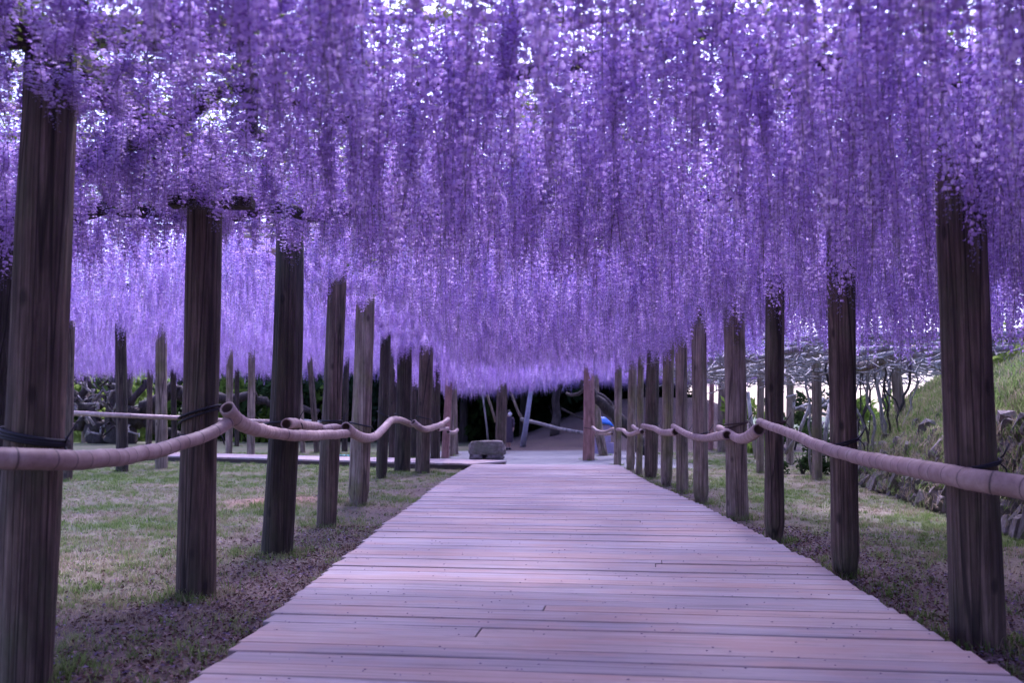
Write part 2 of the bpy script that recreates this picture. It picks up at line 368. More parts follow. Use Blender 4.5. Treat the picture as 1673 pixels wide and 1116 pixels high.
# ------------------------------------------------------------------ posts
GROUP_L, GROUP_R, GROUP_LB, GROUP_RB = 'timber posts along the left edge of the boardwalk', 'timber posts along the right edge of the boardwalk', 'slim timber posts standing out on the left lawn', 'posts of the bare pergola on the right'
def make_post(bx, by, wpx, tx, ty, ztop, label, group, mt='post', rot=0, tie=None, tie_mat='cord', notch=None, square=False, Y=None, bow=0):
    if Y is None: base = hit(bx, by)
    else: base = P(bx, by, Y)
    Y = base.y; rad = wpx / 2 * Y / F * .92
    top = P(tx, ty, Y); k = (ztop - base.z) / (top.z - base.z); top = base + (top - base) * k
    ax_ = top - base
    nseg, nr = 26, 22
    sd = random.random() * 100; cracks = [(random.randrange(nseg), random.uniform(.0, .5), random.uniform(.5, 1.05)) for _ in range(4)]
    vs_, fs_ = [], []
    for j in range(nr):
        t = -0.04 + 1.04 * j / (nr - 1); c_ = ax_ * t
        for i in range(nseg):
            th = 2 * math.pi * i / nseg
            if square:
                cth, sth = math.cos(th + .4), math.sin(th + .4); r = rad * .98 / max(abs(cth), abs(sth)) ** .8
            else: r = rad
            r *= 1 + .11 * mnoise.noise(Vector((math.cos(th) * 1.2 + sd, math.sin(th) * 1.2, t * 2.5))) + .03 * mnoise.noise(Vector((math.cos(th) * 5 + sd, math.sin(th) * 5, t * 3)))
            r *= 1.04 - .08 * t
            for (ci, c0, c1) in cracks:
                if i == ci and c0 < t < c1: r *= .90
            if rot and t < rot * (1 + .6 * mnoise.noise(Vector((th * 1.5, sd, 0)))): r *= .80 + .12 * mnoise.noise(Vector((th * 3, sd, t * 30)))
            if notch and notch[0] < t < notch[1] and math.sin(th) < -.5: r *= .80
            vs_.append((c_.x + r * math.cos(th) + bow * math.sin(math.pi * max(0, t)), c_.y + r * math.sin(th), c_.z))
    for j in range(nr - 1):
        for i in range(nseg): q = j * nseg; fs_.append((q + i, q + (i + 1) % nseg, q + nseg + (i + 1) % nseg, q + nseg + i))
    q = (nr - 1) * nseg; fs_.append(tuple(q + i for i in range(nseg)))
    o = mesh_obj('timber_post', vs_, fs_, M[mt]); o.location = base
    tag(o, label, 'post', group)
    if tie:
        mbt = MB()
        for q_, (yl, yr, rc) in enumerate(tie):
            zl = P(bx, yl, Y - rad).z - base.z; zr = P(bx, yr, Y - rad).z - base.z
            pts = []
            for k_ in range(21):
                th = 2 * math.pi * k_ / 20; rr_ = rad * 1.06 + rc
                f = (math.cos(th) + 1) / 2; zz = zl + (zr - zl) * f; cc = ax_ * (zz / ax_.z)
                pts.append((cc.x + rr_ * math.cos(th), cc.y + rr_ * math.sin(th), zz))
            mbt.tube(pts, rc, 5, cap=False)
        pe = Vector(pts[0]); 
        mbt.tube([pe, pe + Vector((.03, -.03, .05)), pe + Vector((.07, -.02, .12))], [.007, .007, .005], 4)
        mbt.tube([pe, pe + Vector((.04, -.03, -.05)), pe + Vector((.05, -.02, -.1))], [.007, .007, .005], 4)
        mbt.build('rope_tie', M[tie_mat], o)
    o['_p'] = (base.x, base.y, rad)
    return o
L_ = make_post
posts = []
posts += [
 L_(36, 1124, 97, 84, 120, 3.55, 'thickest dark round post, cut off by the left edge of the photo', GROUP_L, 'post', tie=[(700, 722, .012), (706, 727, .012), (712, 730, .010)]),
 L_(320, 974, 63, 335, 340, 3.5, 'dark post with a cord-lashed bamboo butt end, second post on the left of the boardwalk', GROUP_L, 'post', tie=[(684, 662, .012), (692, 668, .010), (712, 708, .007)]),
 L_(451, 906, 53, 472, 430, 3.55, 'leaning blackish post with a square notch near its foot', GROUP_L, 'post_dark', tie=[(692, 688, .012), (694, 686, .010)], notch=(.215, .255), bow=.03),
 L_(533, 862, 33, 551, 465, 3.6, 'slim brown post between the notched leaning post and the lichen grey one', GROUP_L, 'post', tie=[(688, 688, .012), (697, 690, .010)]),
 L_(585, 826, 34, 597, 490, 3.6, 'lichen grey post with rotted foot beside green grass tuft', GROUP_L, 'post_light', rot=.03, tie=[(690, 698, .012)]),
 L_(623, 782, 19, 631, 530, 3.6, 'thin dark post in the left row just behind the lichen grey post', GROUP_L, 'post_dark', rot=.03, tie=[(672, 682, .012)]),
 L_(642, 756, 15, 643, 520, 3.7, 'blackish forked post half hidden between two left row posts', GROUP_L, 'post_dark'),
 L_(657, 771, 27, 662, 540, 3.7, 'broad blackish green post where two bamboo rails meet', GROUP_L, 'post_dark', tie=[(676, 686, .012)]),
 L_(675, 748, 10, 678, 560, 3.6, 'narrow dark post hidden between the broad blackish post and its brown neighbour', GROUP_L, 'post_dark'),
 L_(690, 773, 25, 697, 570, 3.4, 'brown post with a reddish patch high up, near the corner of the side path', GROUP_L, 'post', tie=[(680, 686, .012)]),
 L_(711, 758, 17, 712, 580, 3.4, 'deep brown smooth post standing at the corner of the side path', GROUP_L, 'post_dark'),
 L_(727, 749, 13, 734, 610, 3.2, 'pale pinkish post with knots at the far end of the left row', GROUP_L, 'post_red'),
 L_(737, 746, 8, 741, 612, 3.2, 'thin pinkish brown post right behind the knotty pale post', GROUP_L, 'post_light'),
 L_(745, 743, 8, 743, 640, 3.2, 'last slim grey post of the left row, next to the dark woods', GROUP_L, 'post_light'),
]
posts += [
 L_(1597, 1053, 86, 1571, 360, 3.5, 'thickest post on the right, dark and cracked, close to the stone wall', GROUP_R, 'post', tie=[(770, 752, .010), (772, 756, .009)]),
 L_(1381, 944, 47, 1374, 450, 3.5, 'dark post with a badly rotted broken foot', GROUP_R, 'post', rot=.045, tie=[(729, 714, .010), (733, 718, .008)]),
 L_(1265, 884, 33, 1266, 495, 3.5, 'dark purplish post with split foot, third on the right', GROUP_R, 'post', rot=.025, tie=[(692, 688, .010), (697, 690, .008)], tie_mat='cord2'),
 L_(1206, 848, 37, 1200, 535, 3.5, 'wide mossy olive post bound with a tangle of dark cord', GROUP_R, 'post_light', tie=[(700, 690, .010), (694, 690, .010), (702, 688, .008)], tie_mat='cord2'),
 L_(1146, 823, 26, 1142, 570, 3.5, 'grey brown post with reddish rotted foot, next to the wide mossy one', GROUP_R, 'post_light', rot=.02, tie=[(712, 706, .010)]),
 L_(1115, 806, 21, 1113, 590, 3.5, 'pale lilac grey knotty post with a dark cord around it, sixth on the right', GROUP_R, 'post_light', tie=[(700, 704, .010)]),
 L_(1089, 794, 20, 1092, 590, 3.4, 'olive green stained post with dark worn foot, beside a bamboo butt end', GROUP_R, 'post_light', rot=.02),
 L_(1063, 781, 23, 1067, 590, 3.4, 'dark mossy post with black foot in the right row', GROUP_R, 'post', rot=.03, tie=[(696, 692, .010)]),
 L_(1044, 776, 11, 1047, 600, 3.4, 'narrow grey post squeezed between the dark mossy and the white spotted post', GROUP_R, 'post_light'),
 L_(1030, 768, 15, 1034, 600, 3.4, 'yellowish green post with a white spot and rust brown foot', GROUP_R, 'post_light', rot=.035),
 L_(1009, 761, 13, 1010, 640, 3.3, 'grey post just beyond the right corner of the boardwalk end', GROUP_R, 'post_light'),
 L_(962, 752, 18, 962, 640, 3.2, 'salmon pink squared post standing alone past the boardwalk end', GROUP_R, 'post_red', square=True, tie=[(699, 702, .010)]),
 L_(986, 745, 16, 976, 650, 3.0, 'pale split leaning post behind the salmon pink one', GROUP_R, 'post_light', bow=-.1),
 L_(818, 741, 19, 820, 630, 3.2, 'solitary brown post beside the standing person', None, 'post'),
]
posts += [L_(*a, g, m_) for a, g, m_ in [
 ((109, 786, 18, 112, 640, 3.6, 'brown post just showing from behind the thickest left post'), GROUP_LB, 'post'),
 ((140, 724, 14, 140, 595, 4.3, 'pale grey post in front of the sprawling dark trunk'), GROUP_LB, 'post_light'),
 ((200, 771, 20, 197, 540, 4.3, 'dark round lawn post crossing the level bamboo rail on the far left'), GROUP_LB, 'post_dark'),
 ((264, 766, 20, 263, 560, 4.3, 'mossy grey lawn post left of the cord lashed one'), GROUP_LB, 'post_light'),
 ((243, 729, 10, 245, 615, 4.2, 'slim reddish brown post between the dark and the mossy lawn posts'), GROUP_LB, 'post'),
 ((285, 727, 10, 283, 620, 4.2, 'thin dark post left of the cord lashed post, far back on the lawn'), GROUP_LB, 'post_dark'),
 ((374, 746, 12, 375, 612, 4.3, 'pinkish brown slim post right of the cord lashed post'), GROUP_LB, 'post_light'),
 ((410, 746, 13, 411, 615, 4.3, 'straight grey brown slim post left of the notched leaning post'), GROUP_LB, 'post_light'),
 ((387, 730, 8, 387, 640, 4.2, 'thin shadowed post between two slim grey posts'), GROUP_LB, 'post_dark'),
 ((495, 740, 9, 491, 660, 4.2, 'thin pale post just right of the notched leaning post'), GROUP_LB, 'post_light'),
 ((518, 740, 10, 510, 640, 4.2, 'leaning thin brown post before the pale boards'), GROUP_LB, 'post'),
 ((563, 738, 10, 565, 650, 4.2, 'thin dark post seen between the slim brown and the lichen grey post'), GROUP_LB, 'post_dark'),
]]
posts += [L_(*a, GROUP_RB, m_, **k) for a, m_, k in [
 ((1242, 773, 13, 1243, 595, 2.72, 'pale yellow green post under the bare pergola beside the purplish post'), 'post_light', {}),
 ((1291, 760, 13, 1291, 590, 2.75, 'brown post under a dark crossbeam of the bare pergola'), 'post_light', {}),
 ((1335, 784, 18, 1334, 585, 2.72, 'olive green post with leafy sprig on top, in the middle of the bare pergola'), 'post_light', {}),
 ((1408, 705, 17, 1409, 597, 2.8, 'dark post at the grassy slope beside the hanging bare vines'), 'post_dark', {}),
 ((1473, 682, 19, 1460, 580, 2.9, 'leaning pale post planted on the grassy bank, holding a pergola pole'), 'post_light', {}),
 ((1179, 738, 15, 1180, 620, 2.7, 'bluish grey post seen left of the wide mossy post'), 'post_light', {}),
 ((1161, 735, 9, 1163, 630, 2.7, 'reddish slim post hidden behind the grey brown right post'), 'post_red', {}),
]]
PB = []
for o in posts:
    if '_p' in o: PB.append(tuple(o['_p'])); del o['_p']
    if o.get('group') is None and 'group' in o: del o['group']

# ------------------------------------------------------------------ bamboo rails
def bamboo(pts, r0, r1, label, group='bamboo poles tied to the posts as a railing', spacing=.17, hollow=(0, 1)):
    """pts: world points; r0/r1 radii; hollow butt end at the first or last point"""
    pts = [Vector(p) for p in pts]
    dens = []
    for i in range(len(pts) - 1):      # catmull-rom
        p0, p1, p2, p3 = pts[max(i - 1, 0)], pts[i], pts[i + 1], pts[min(i + 2, len(pts) - 1)]
        for k in range(14):
            t = k / 14; dens.append(.5 * ((2 * p1) + (p2 - p0) * t + (2 * p0 - 5 * p1 + 4 * p2 - p3) * t * t + (3 * p1 - p0 - 3 * p2 + p3) * t ** 3))
    dens.append(pts[-1])
    cum = [0]
    for a_, b2 in zip(dens, dens[1:]): cum.append(cum[-1] + (b2 - a_).length)
    Ln = cum[-1]
    def at_(s_):
        i = min(len(dens) - 2, max(0, int(np.searchsorted(cum, s_)) - 1)); t = (s_ - cum[i]) / max(1e-6, cum[i + 1] - cum[i]); return dens[i].lerp(dens[i + 1], t)
    rings = []; s_ = 0; nxt = spacing * random.uniform(.4, .9)
    while s_ < Ln:
        if s_ >= nxt:
            nxt = s_ + spacing * random.uniform(.8, 1.2)
            for ds, kf, nd in ((-.02, 1.0, 0), (-.008, 1.05, .1), (0, 1.01, 1), (.007, 1.04, .15), (.022, 1.0, 0)):
                rings.append((s_ + ds, kf, nd))
        else: rings.append((s_, 1, 0))
        s_ += spacing / 3
    rings = sorted(r for r in rings if 0 <= r[0] <= Ln); rings.append((Ln, 1, 0))
    n_ = 14; vs_, fs_, nd_ = [], [], []; a = None; w1, w2 = random.random() * 50, random.random() * 50
    def ring(c_, t, a, r, nd):
        cc = t.cross(a)
        for k in range(n_):
            th = 2 * math.pi * k / n_; vs_.append(tuple(c_ + (a * math.cos(th) + cc * math.sin(th)) * r)); nd_.append(nd)
    seq = []
    for (q, kf, nd) in rings:
        c_ = at_(q); t = (at_(min(Ln, q + .03)) - at_(max(0, q - .03))).normalized()
        c_ = c_ + Vector((0, ns(q * 3, w1), ns(q * 3, w2))) * .008
        if a is None: a = t.orthogonal().normalized()
        a = (a - t * a.dot(t)).normalized(); r = (r0 + (r1 - r0) * q / Ln) * kf
        seq.append((c_, t, a.copy(), r, nd))
    # hollow ends: rim, inner wall, dark floor
    f0, fl = seq[0], seq[-1]
    ring(f0[0] + f0[1] * .07, f0[1], f0[2], f0[3] * .70, 1); ring(f0[0], f0[1], f0[2], f0[3] * .72, .6)
    for q in seq: ring(*q)
    ring(fl[0], fl[1], fl[2], fl[3] * .72, .6); ring(fl[0] - fl[1] * .07, fl[1], fl[2], fl[3] * .70, 1)
    m_ = len(vs_) // n_
    for j in range(m_ - 1):
        for k in range(n_): q = j * n_; fs_.append((q + k, q + (k + 1) % n_, q + n_ + (k + 1) % n_, q + n_ + k))
    fs_.append(tuple(range(n_))[::-1]); fs_.append(tuple((m_ - 1) * n_ + k for k in range(n_)))
    base = pts[0]; vs_ = [tuple(Vector(v) - base) for v in vs_]
    fm = [0] * len(fs_); fm[-1] = fm[-2] = 1
    for k in range(n_): fm[k] = 1; fm[(m_ - 2) * n_ + k] = 1
    o = mesh_obj('bamboo_rail', vs_, fs_, None, mats=[M['bamboo'], M['cut_end']], fmat=fm); o.location = base
    at2 = o.data.attributes.new('node', 'FLOAT', 'POINT'); at2.data.foreach_set('value', nd_)
    tag(o, label, 'railing', group); return o
def rail(l, r0px, r1px, label, **k):
    pts = [P(*q) for q in l]
    return bamboo(pts, r0px * l[0][2] / F, r1px * l[-1][2] / F, label, **k)
rail([(-260, 735, 4.6), (-60, 747, 4.95), (60, 750, 5.2), (150, 751, 5.7), (230, 742, 6.5), (300, 724, 7.2), (350, 705, 7.6), (374, 690, 7.75)], 21, 10, 'thick pinkish bamboo pole crossing the thickest left post at the left edge', spacing=.16)
rail([(371, 667, 7.72), (386, 686, 7.9), (410, 699, 8.5), (445, 707, 9.8), (485, 712, 10.3), (530, 711, 11.6), (566, 709, 12.7)], 13, 7, 'curved bamboo rail starting with a dark round butt end at the cord lashed left post', spacing=.15)
rail([(468, 693, 10.2), (480, 692, 10.6), (500, 696, 11.6), (523, 699, 12.4)], 9.5, 7, 'short bamboo length with round cut end tied to the notched leaning post', spacing=.2)
rail([(523, 703, 12.3), (545, 699, 12.6), (556, 702, 12.8)], 6.5, 6.5, 'small bamboo piece tied beside the slim brown left post', spacing=.2)
rail([(565, 698, 12.7), (577, 708, 13.2), (596, 716, 14.8), (613, 713, 17), (628, 699, 19.5), (640, 687, 21.5), (655, 687, 23.5), (672, 694, 25)], 8.5, 5, 'wavy bamboo rail dipping across the lichen grey post', spacing=.28)
rail([(675, 690, 24.2), (683, 697, 24.3), (693, 702, 24.4), (706, 699, 25.5), (722, 694, 27.5)], 5.5, 4.5, 'bamboo rail with dark cut end tied to the reddish patched brown post', spacing=.3)
rail([(732, 685, 29.5), (726, 690, 29), (718, 693, 28.2)], 3.6, 3.2, 'short far bamboo rail at the knotty pale post', spacing=.4)
rail([(716, 702, 28), (732, 700, 30)], 2.6, 2.4, 'lower thin far bamboo stub tied under the rail on the knotty pale post', spacing=.4)
rail([(732, 706, 32), (741, 707, 33), (747, 703, 34)], 3, 3, 'last bamboo rail of the left row before the woods', spacing=.5)
rail([(1760, 812, 5.6), (1673, 797, 6.0), (1590, 784, 6.25), (1500, 766, 7.1), (1420, 751, 8.2), (1350, 733, 9.2), (1290, 708, 10.4), (1241, 690, 11.3)], 22, 6.5, 'long thick pinkish bamboo pole crossing the thickest right post', spacing=.16)
rail([(1240, 702, 11.2), (1228, 711, 11.6), (1213, 717, 12.6), (1200, 714, 13.6), (1188, 706, 14.2), (1174, 700, 14.8)], 10.5, 5.5, 'sagging bamboo rail with dark hollow end at the purplish right post', spacing=.2)
rail([(1188, 711, 13.7), (1172, 713, 14.4), (1150, 716, 16.1), (1128, 712, 17), (1112, 704, 17.8), (1100, 697, 18.4)], 8, 4.5, 'bamboo rail with dark end under the cord tangle of the wide mossy post', spacing=.22)
rail([(1104, 706, 18), (1090, 707, 19.8), (1080, 706, 20.8), (1068, 700, 22), (1050, 696, 23.4)], 6.5, 3.8, 'bamboo rail from the lilac grey knotty post to the dark mossy post', spacing=.26)
rail([(1049, 706, 24), (1042, 703, 24.6), (1034, 697, 25.2)], 4, 3.2, 'short slanting bamboo length on the narrow grey right post', spacing=.35)
rail([(1046, 704, 24.2), (1037, 708, 25.4), (1027, 710, 26.2), (1018, 703, 27.6)], 4, 3, 'bamboo rail bending under the white spotted post', spacing=.35)
rail([(1020, 703, 27.5), (1008, 702, 28.7), (1001, 701, 29.6), (988, 706, 31), (975, 704, 31.4), (968, 698, 31.6)], 2.8, 2.6, 'thin curved bamboo rail ending at the salmon pink post', spacing=.4)
rail([(1000, 709, 30.5), (986, 710, 31.5), (974, 707, 32.5)], 2.4, 2.2, 'lower curved bamboo rail before the pale split leaning post', spacing=.4)
rail([(60, 672, 26.0), (115, 675, 25.6), (200, 679, 25.0), (264, 682, 25.9), (330, 684, 27)], 4, 3.6, 'long level bamboo rail across the lawn posts at far left', spacing=.75)
rail([(318, 685, 27.1), (375, 687, 30), (440, 689, 31), (520, 693, 33)], 3.2, 3, 'thin level bamboo rail running on behind the notched leaning post', spacing=.75)

# ------------------------------------------------------------------ stone wall of leaning slabs
wall = tag(empty('stone_wall', (6.3, 13, 0)), 'rough dry stone retaining wall of leaning grey slabs below the grassy bank', 'stone wall')
stone_meshes = []
for k in range(14):
    bm = bmesh.new()
    sx, sy, sz = random.uniform(.6, 1.3), random.uniform(.5, .8), random.uniform(.7, 1.5)
    for _ in range(17):
        v = Vector((random.gauss(0, 1), random.gauss(0, 1), random.gauss(0, 1))).normalized()
        v = Vector([math.copysign(abs(c) ** .6, c) for c in v]); bm.verts.new((v.x * sx * .5, v.y * sy * .5, v.z * sz * .5))
    r_ = bmesh.ops.convex_hull(bm, input=bm.verts)
    bmesh.ops.delete(bm, geom=[v for v in bm.verts if not v.link_faces], context='VERTS')
    bmesh.ops.recalc_face_normals(bm, faces=bm.faces)
    me = bpy.data.meshes.new('stone'); bm.to_mesh(me); bm.free(); me.materials.append(M['stone']); stone_meshes.append(me)
cnt = 0
y = 11.2
while y < 23.5 and cnt < 298:
    h = lerp_tab(WALLH, y); z = .02
    hmax = h * random.choice([.9, .95, 1.0, 1.0, 1.1, 1.35])
    while z < hmax:
        sc = random.uniform(.17, .38) * (1.15 if z < .35 else .9)
        f = z / h; x = lerp_tab(WALLX, y) + .06 + .42 * f ** 1.2 + .9 * max(0, f - 1) + random.uniform(-.04, .04)
        o = bpy.data.objects.new('stone', random.choice(stone_meshes)); link(o); o.parent = wall
        o.location = Vector((x, y + random.uniform(-.08, .08), z + sc * .3)) - wall.location
        o.scale = (sc * .9, sc * random.uniform(.7, 1.1), sc * random.uniform(.9, 1.3))
        o.rotation_euler = (random.uniform(.2, .8), random.uniform(.1, .5), random.uniform(-.5, .5)); cnt += 1
        z += sc * random.uniform(.6, .85)
    y += random.uniform(.18, .29) * (1 if y < 16 else 1.15)

# ------------------------------------------------------------------ stone seat, person, crates, small things
seat = tag(empty('stone_bench', hit(795, 751)), 'long grey natural stone block resting on two low stones beyond the boardwalk end', 'stone bench')
def rock(name, sx, sy, sz, loc, parent, seed, sub=3):
    bm = bmesh.new(); bmesh.ops.create_cube(bm, size=1); bmesh.ops.subdivide_edges(bm, edges=bm.edges, cuts=5, use_grid_fill=True)
    for v in bm.verts:
        p = v.co.copy(); q = p.normalized() * .62; p = p.lerp(q, .36); p.x *= 1 - .12 * (p.z + .5)
        p += p.normalized() * (.07 * mnoise.noise(p * 3 + Vector((seed, 0, 0))) + .04 * mnoise.noise(p * 8 + Vector((seed, 2, 0))))
        v.co = (p.x * sx, p.y * sy, p.z * sz)
    me = bpy.data.meshes.new(name); bm.to_mesh(me); bm.free(); me.materials.append(M['stone'])
    o = link(bpy.data.objects.new(name, me)); o.parent = parent; o.location = loc; return o
k33 = seat.location.y / F
rock('seat_block', 60 * k33, .55, 22 * k33, (0, 0, 19 * k33), seat, 3.2)
rock('support_stone', 22 * k33, .5, 12 * k33, (-17 * k33, 0, 4.5 * k33), seat, 8.1)
rock('support_stone', 30 * k33, .5, 11 * k33, (13 * k33, 0, 4 * k33), seat, 1.7); rock('support_stone', 16 * k33, .3, 10 * k33, (-4 * k33, .15, 3.5 * k33), seat, 5.2)

def skin_body(name, joints, edges, mt, parent=None, lvl=2):
    me = bpy.data.meshes.new(name); me.from_pydata([j[0] for j in joints], edges, []); me.materials.append(mt)
    o = link(bpy.data.objects.new(name, me))
    sk = o.modifiers.new('skin', 'SKIN'); 
    for v, j in zip(me.skin_vertices[0].data, joints): v.radius = j[1] if hasattr(j[1], '__len__') else (j[1], j[1])
    me.skin_vertices[0].data[0].use_root = True
    sk.use_smooth_shade = True
    ss = o.modifiers.new('sub', 'SUBSURF'); ss.levels = lvl; ss.render_levels = lvl
    if parent: o.parent = parent
    return o
pb = hit(831, 735)
person = tag(empty('person', pb), 'person in a long dark dress and white mask standing beside the solitary brown post', 'person')
J = [((0, 0, .88), (.13, .10)), ((0, 0, 1.05), (.11, .085)), ((0, .0, 1.25), (.145, .09)), ((.0, -.01, 1.36), (.05, .05)), ((.02, -.02, 1.44), (.075, .09)), ((.025, -.02, 1.52), (.07, .085)),
     ((-.16, 0, 1.30), (.05, .05)), ((-.20, -.02, 1.05), (.04, .04)), ((-.14, -.10, .88), (.03, .03)), ((-.12, -.13, .80), (.035, .02)),
     ((.16, 0, 1.30), (.05, .05)), ((.21, .02, 1.05), (.04, .04)), ((.19, -.04, .82), (.03, .03)), ((.18, -.05, .74), (.035, .02)),
     ((-.07, 0, .80), (.09, .09)), ((-.06, -.01, .45), (.06, .06)), ((-.06, .01, .08), (.038, .04)), ((-.06, -.13, .03), (.035, .03)),
     ((.07, 0, .80), (.09, .09)), ((.05, .03, .45), (.06, .06)), ((.04, .07, .08), (.038, .04)), ((.06, -.06, .03), (.035, .03))]
E = [(0, 1), (1, 2), (2, 3), (3, 4), (4, 5), (2, 6), (6, 7), (7, 8), (8, 9), (2, 10), (10, 11), (11, 12), (12, 13), (0, 14), (14, 15), (15, 16), (16, 17), (0, 18), (18, 19), (19, 20), (20, 21)]
skin_body('body', J, E, M['skin'], person)
def loft(name, rings, mt, parent, n_=20, ripple=0):
    vs_, fs_ = [], []
    for (cx, cy_, z, rx, ry) in rings:
        for k in range(n_):
            th = 2 * math.pi * k / n_; q = 1 + ripple * math.sin(5 * th + z * 3) * (1 - z)
            vs_.append((cx + rx * q * math.cos(th), cy_ + ry * q * math.sin(th), z))
    for j in range(len(rings) - 1):
        for k in range(n_): q = j * n_; fs_.append((q + k, q + (k + 1) % n_, q + n_ + (k + 1) % n_, q + n_ + k))
    return mesh_obj(name, vs_, fs_, mt, parent)
loft('dress', [(0, .01, .30, .17, .17), (0, .01, .55, .19, .18), (0, 0, .86, .185, .15), (0, 0, 1.04, .145, .115), (0, 0, 1.2, .18, .125), (0, 0, 1.32, .17, .10), (0, -.005, 1.385, .07, .065)], M['dress'], person, ripple=.08)
for sx in (-1, 1):
    pts = [Vector((sx * .13, 0, 1.31)), Vector((sx * .185, 0, 1.2)), Vector((sx * .205, 0, 1.05)), Vector((sx * .19 if sx > 0 else -.165, -.04, .92))]
    t_ = MB(); t_.tube(pts, [.07, .065, .055, .05], 10); t_.build('sleeve', M['dress'], person)
hm = MB()
bm = bmesh.new(); bmesh.ops.create_uvsphere(bm, u_segments=14, v_segments=10, radius=.115)
for v in bm.verts:
    v.co.z *= 1.15; v.co.x *= .92
    if v.co.y < -.05 and v.co.z < .05: v.co.y = -.05
me = bpy.data.meshes.new('hair'); bm.to_mesh(me); bm.free(); me.materials.append(M['hair']); o = link(bpy.data.objects.new('hair', me)); o.parent = person; o.location = (.01, .02, 1.51)
bm = bmesh.new(); bmesh.ops.create_uvsphere(bm, u_segments=12, v_segments=8, radius=.085)
for v in bm.verts: v.co.y *= .6
me = bpy.data.meshes.new('face_mask'); bm.to_mesh(me); bm.free(); me.materials.append(M['white']); o = link(bpy.data.objects.new('face_mask', me)); o.parent = person; o.location = (.055, -.075, 1.47)
for x, yy in ((-.06, -.05), (.05, .01)):
    bm = bmesh.new(); bmesh.ops.create_uvsphere(bm, u_segments=10, v_segments=6, radius=.06)
    for v in bm.verts: v.co.y *= 2.2; v.co.z = max(-.035, v.co.z)
    me = bpy.data.meshes.new('shoe'); bm.to_mesh(me); bm.free(); me.materials.append(M['shoe']); o = link(bpy.data.objects.new('shoe', me)); o.parent = person; o.location = (x, yy, .035)

# timber props and poles around the far end
def pole(pts, r, name, label, cat, mt, group=None):
    t_ = MB(); b0 = Vector(pts[0]); t_.tube([Vector(p) - b0 for p in pts], r, 8, wob=.1); o = t_.build(name, M[mt]); o.location = b0; tag(o, label, cat, group); return o
def gpt(px, py): return hit(px, py)
q = gpt(798, 728); pole([q, P(795, 695, q.y), P(788, 640, q.y)], [.05, .045, .04], 'prop_pole', 'pale slim leaning prop pole rising behind the stone bench', 'pole', 'grey_stick', 'poles propping the far wisteria')
q = gpt(854, 730); pole([q, P(860, 690, q.y), P(867, 640, q.y)], [.12, .11, .09], 'prop_pole', 'blue grey leaning prop pole right of the standing person', 'pole', 'bluepole', 'poles propping the far wisteria')
q = P(860, 697, 43.5); pole([q, P(846, 672, 43.6), P(834, 640, 43.8)], [.07, .06, .05], 'prop_pole', 'brown pole slanting up left from the blue grey prop', 'pole', 'post_light', 'poles propping the far wisteria')
q = P(851, 685, 43.2); pole([q, P(880, 692, 42.8), P(915, 701, 42), P(956, 708, 41)], [.085, .08, .075, .07], 'fence_rail', 'long pale grey pole sloping down from the blue grey prop to the salmon pink post', 'pole', 'grey_stick')
q = P(810, 690, 42); pole([q, P(804, 670, 42), P(796, 645, 42)], [.06, .055, .05], 'prop_pole', 'short brown pole slanting up left from the solitary brown post', 'pole', 'post_light', 'poles propping the far wisteria')
q = P(918, 668, 46); pole([q, P(935, 677, 45), P(956, 686, 44)], [.06, .055, .05], 'prop_pole', 'dark slanting pole in front of the wooded mound', 'pole', 'post_dark', 'poles propping the far wisteria')
q = gpt(1322, 720); q2 = P(1290, 735, q.y + 1); 
pole([P(1283, 742, 25.5), P(1306, 706, 25.3), P(1322, 665, 25.0)], [.05, .045, .04], 'prop_pole', 'thin lilac grey pole leaning right under the bare pergola', 'pole', 'grey_stick', 'poles under the bare pergola')
pole([P(1345, 745, 24.5), P(1350, 700, 24.6), P(1356, 660, 24.8)], [.06, .055, .05], 'prop_pole', 'thin pale pole beside the olive green pergola post', 'pole', 'grey_stick', 'poles under the bare pergola')
pole([P(1236, 750, 27), P(1228, 700, 27), P(1222, 640, 27)], [.06, .055, .05], 'prop_pole', 'pinkish thin pole between the wide mossy and the yellow green post', 'pole', 'grey_stick', 'poles under the bare pergola')

q = gpt(983, 742); q.y += .8
cr = tag(empty('storage_crate', q), 'pale lilac crates stacked behind the pale split leaning post', 'crate')
for (dx, dz, w, h) in ((-.18, .0, .5, .42), (.30, .0, .46, .40), (0.05, .43, .7, .62)):
    bm = bmesh.new(); bmesh.ops.create_cube(bm, size=1); bmesh.ops.bevel(bm, geom=bm.edges, offset=.04, segments=2)
    me = bpy.data.meshes.new('crate_box'); bm.to_mesh(me); bm.free(); me.materials.append(M['lilac']); o = link(bpy.data.objects.new('crate_box', me)); o.parent = cr; o.location = (dx, 0, dz + h / 2); o.scale = (w, .5, h)
# blue sheet over the crates
vs_, fs_ = [], []
nn = 15
for j in range(nn):
    for i in range(nn):
        u, v_ = i / (nn - 1) * 2 - 1, j / (nn - 1) * 2 - 1; r_ = max(abs(u), abs(v_))
        z = 1.38 - .32 * max(0, r_ - .45) ** 1.2 * 1.6 - .10 * u * u + .03 * ns(u * 3, v_ * 3)
        vs_.append((u * .52, v_ * .36, z))
for j in range(nn - 1):
    for i in range(nn - 1): q_ = j * nn + i; fs_.append((q_, q_ + 1, q_ + nn + 1, q_ + nn))
tp = mesh_obj('tarpaulin', vs_, fs_, M['blue']); tp.location = q; sd = tp.modifiers.new('t', 'SOLIDIFY'); sd.thickness = .01
tag(tp, 'bright blue plastic sheet covering crates by the far right posts', 'tarpaulin')
q = hit(563, 747); vs_ = []; fs_ = []
for j in range(7):
    for i in range(9): vs_.append(((i - 4) * .045, (j - 3) * .07, .05 + .05 * ns(i * .7, j * .7, 4) + .02 * random.random()))
for j in range(6):
    for i in range(8): q_ = j * 9 + i; fs_.append((q_, q_ + 1, q_ + 10, q_ + 9))
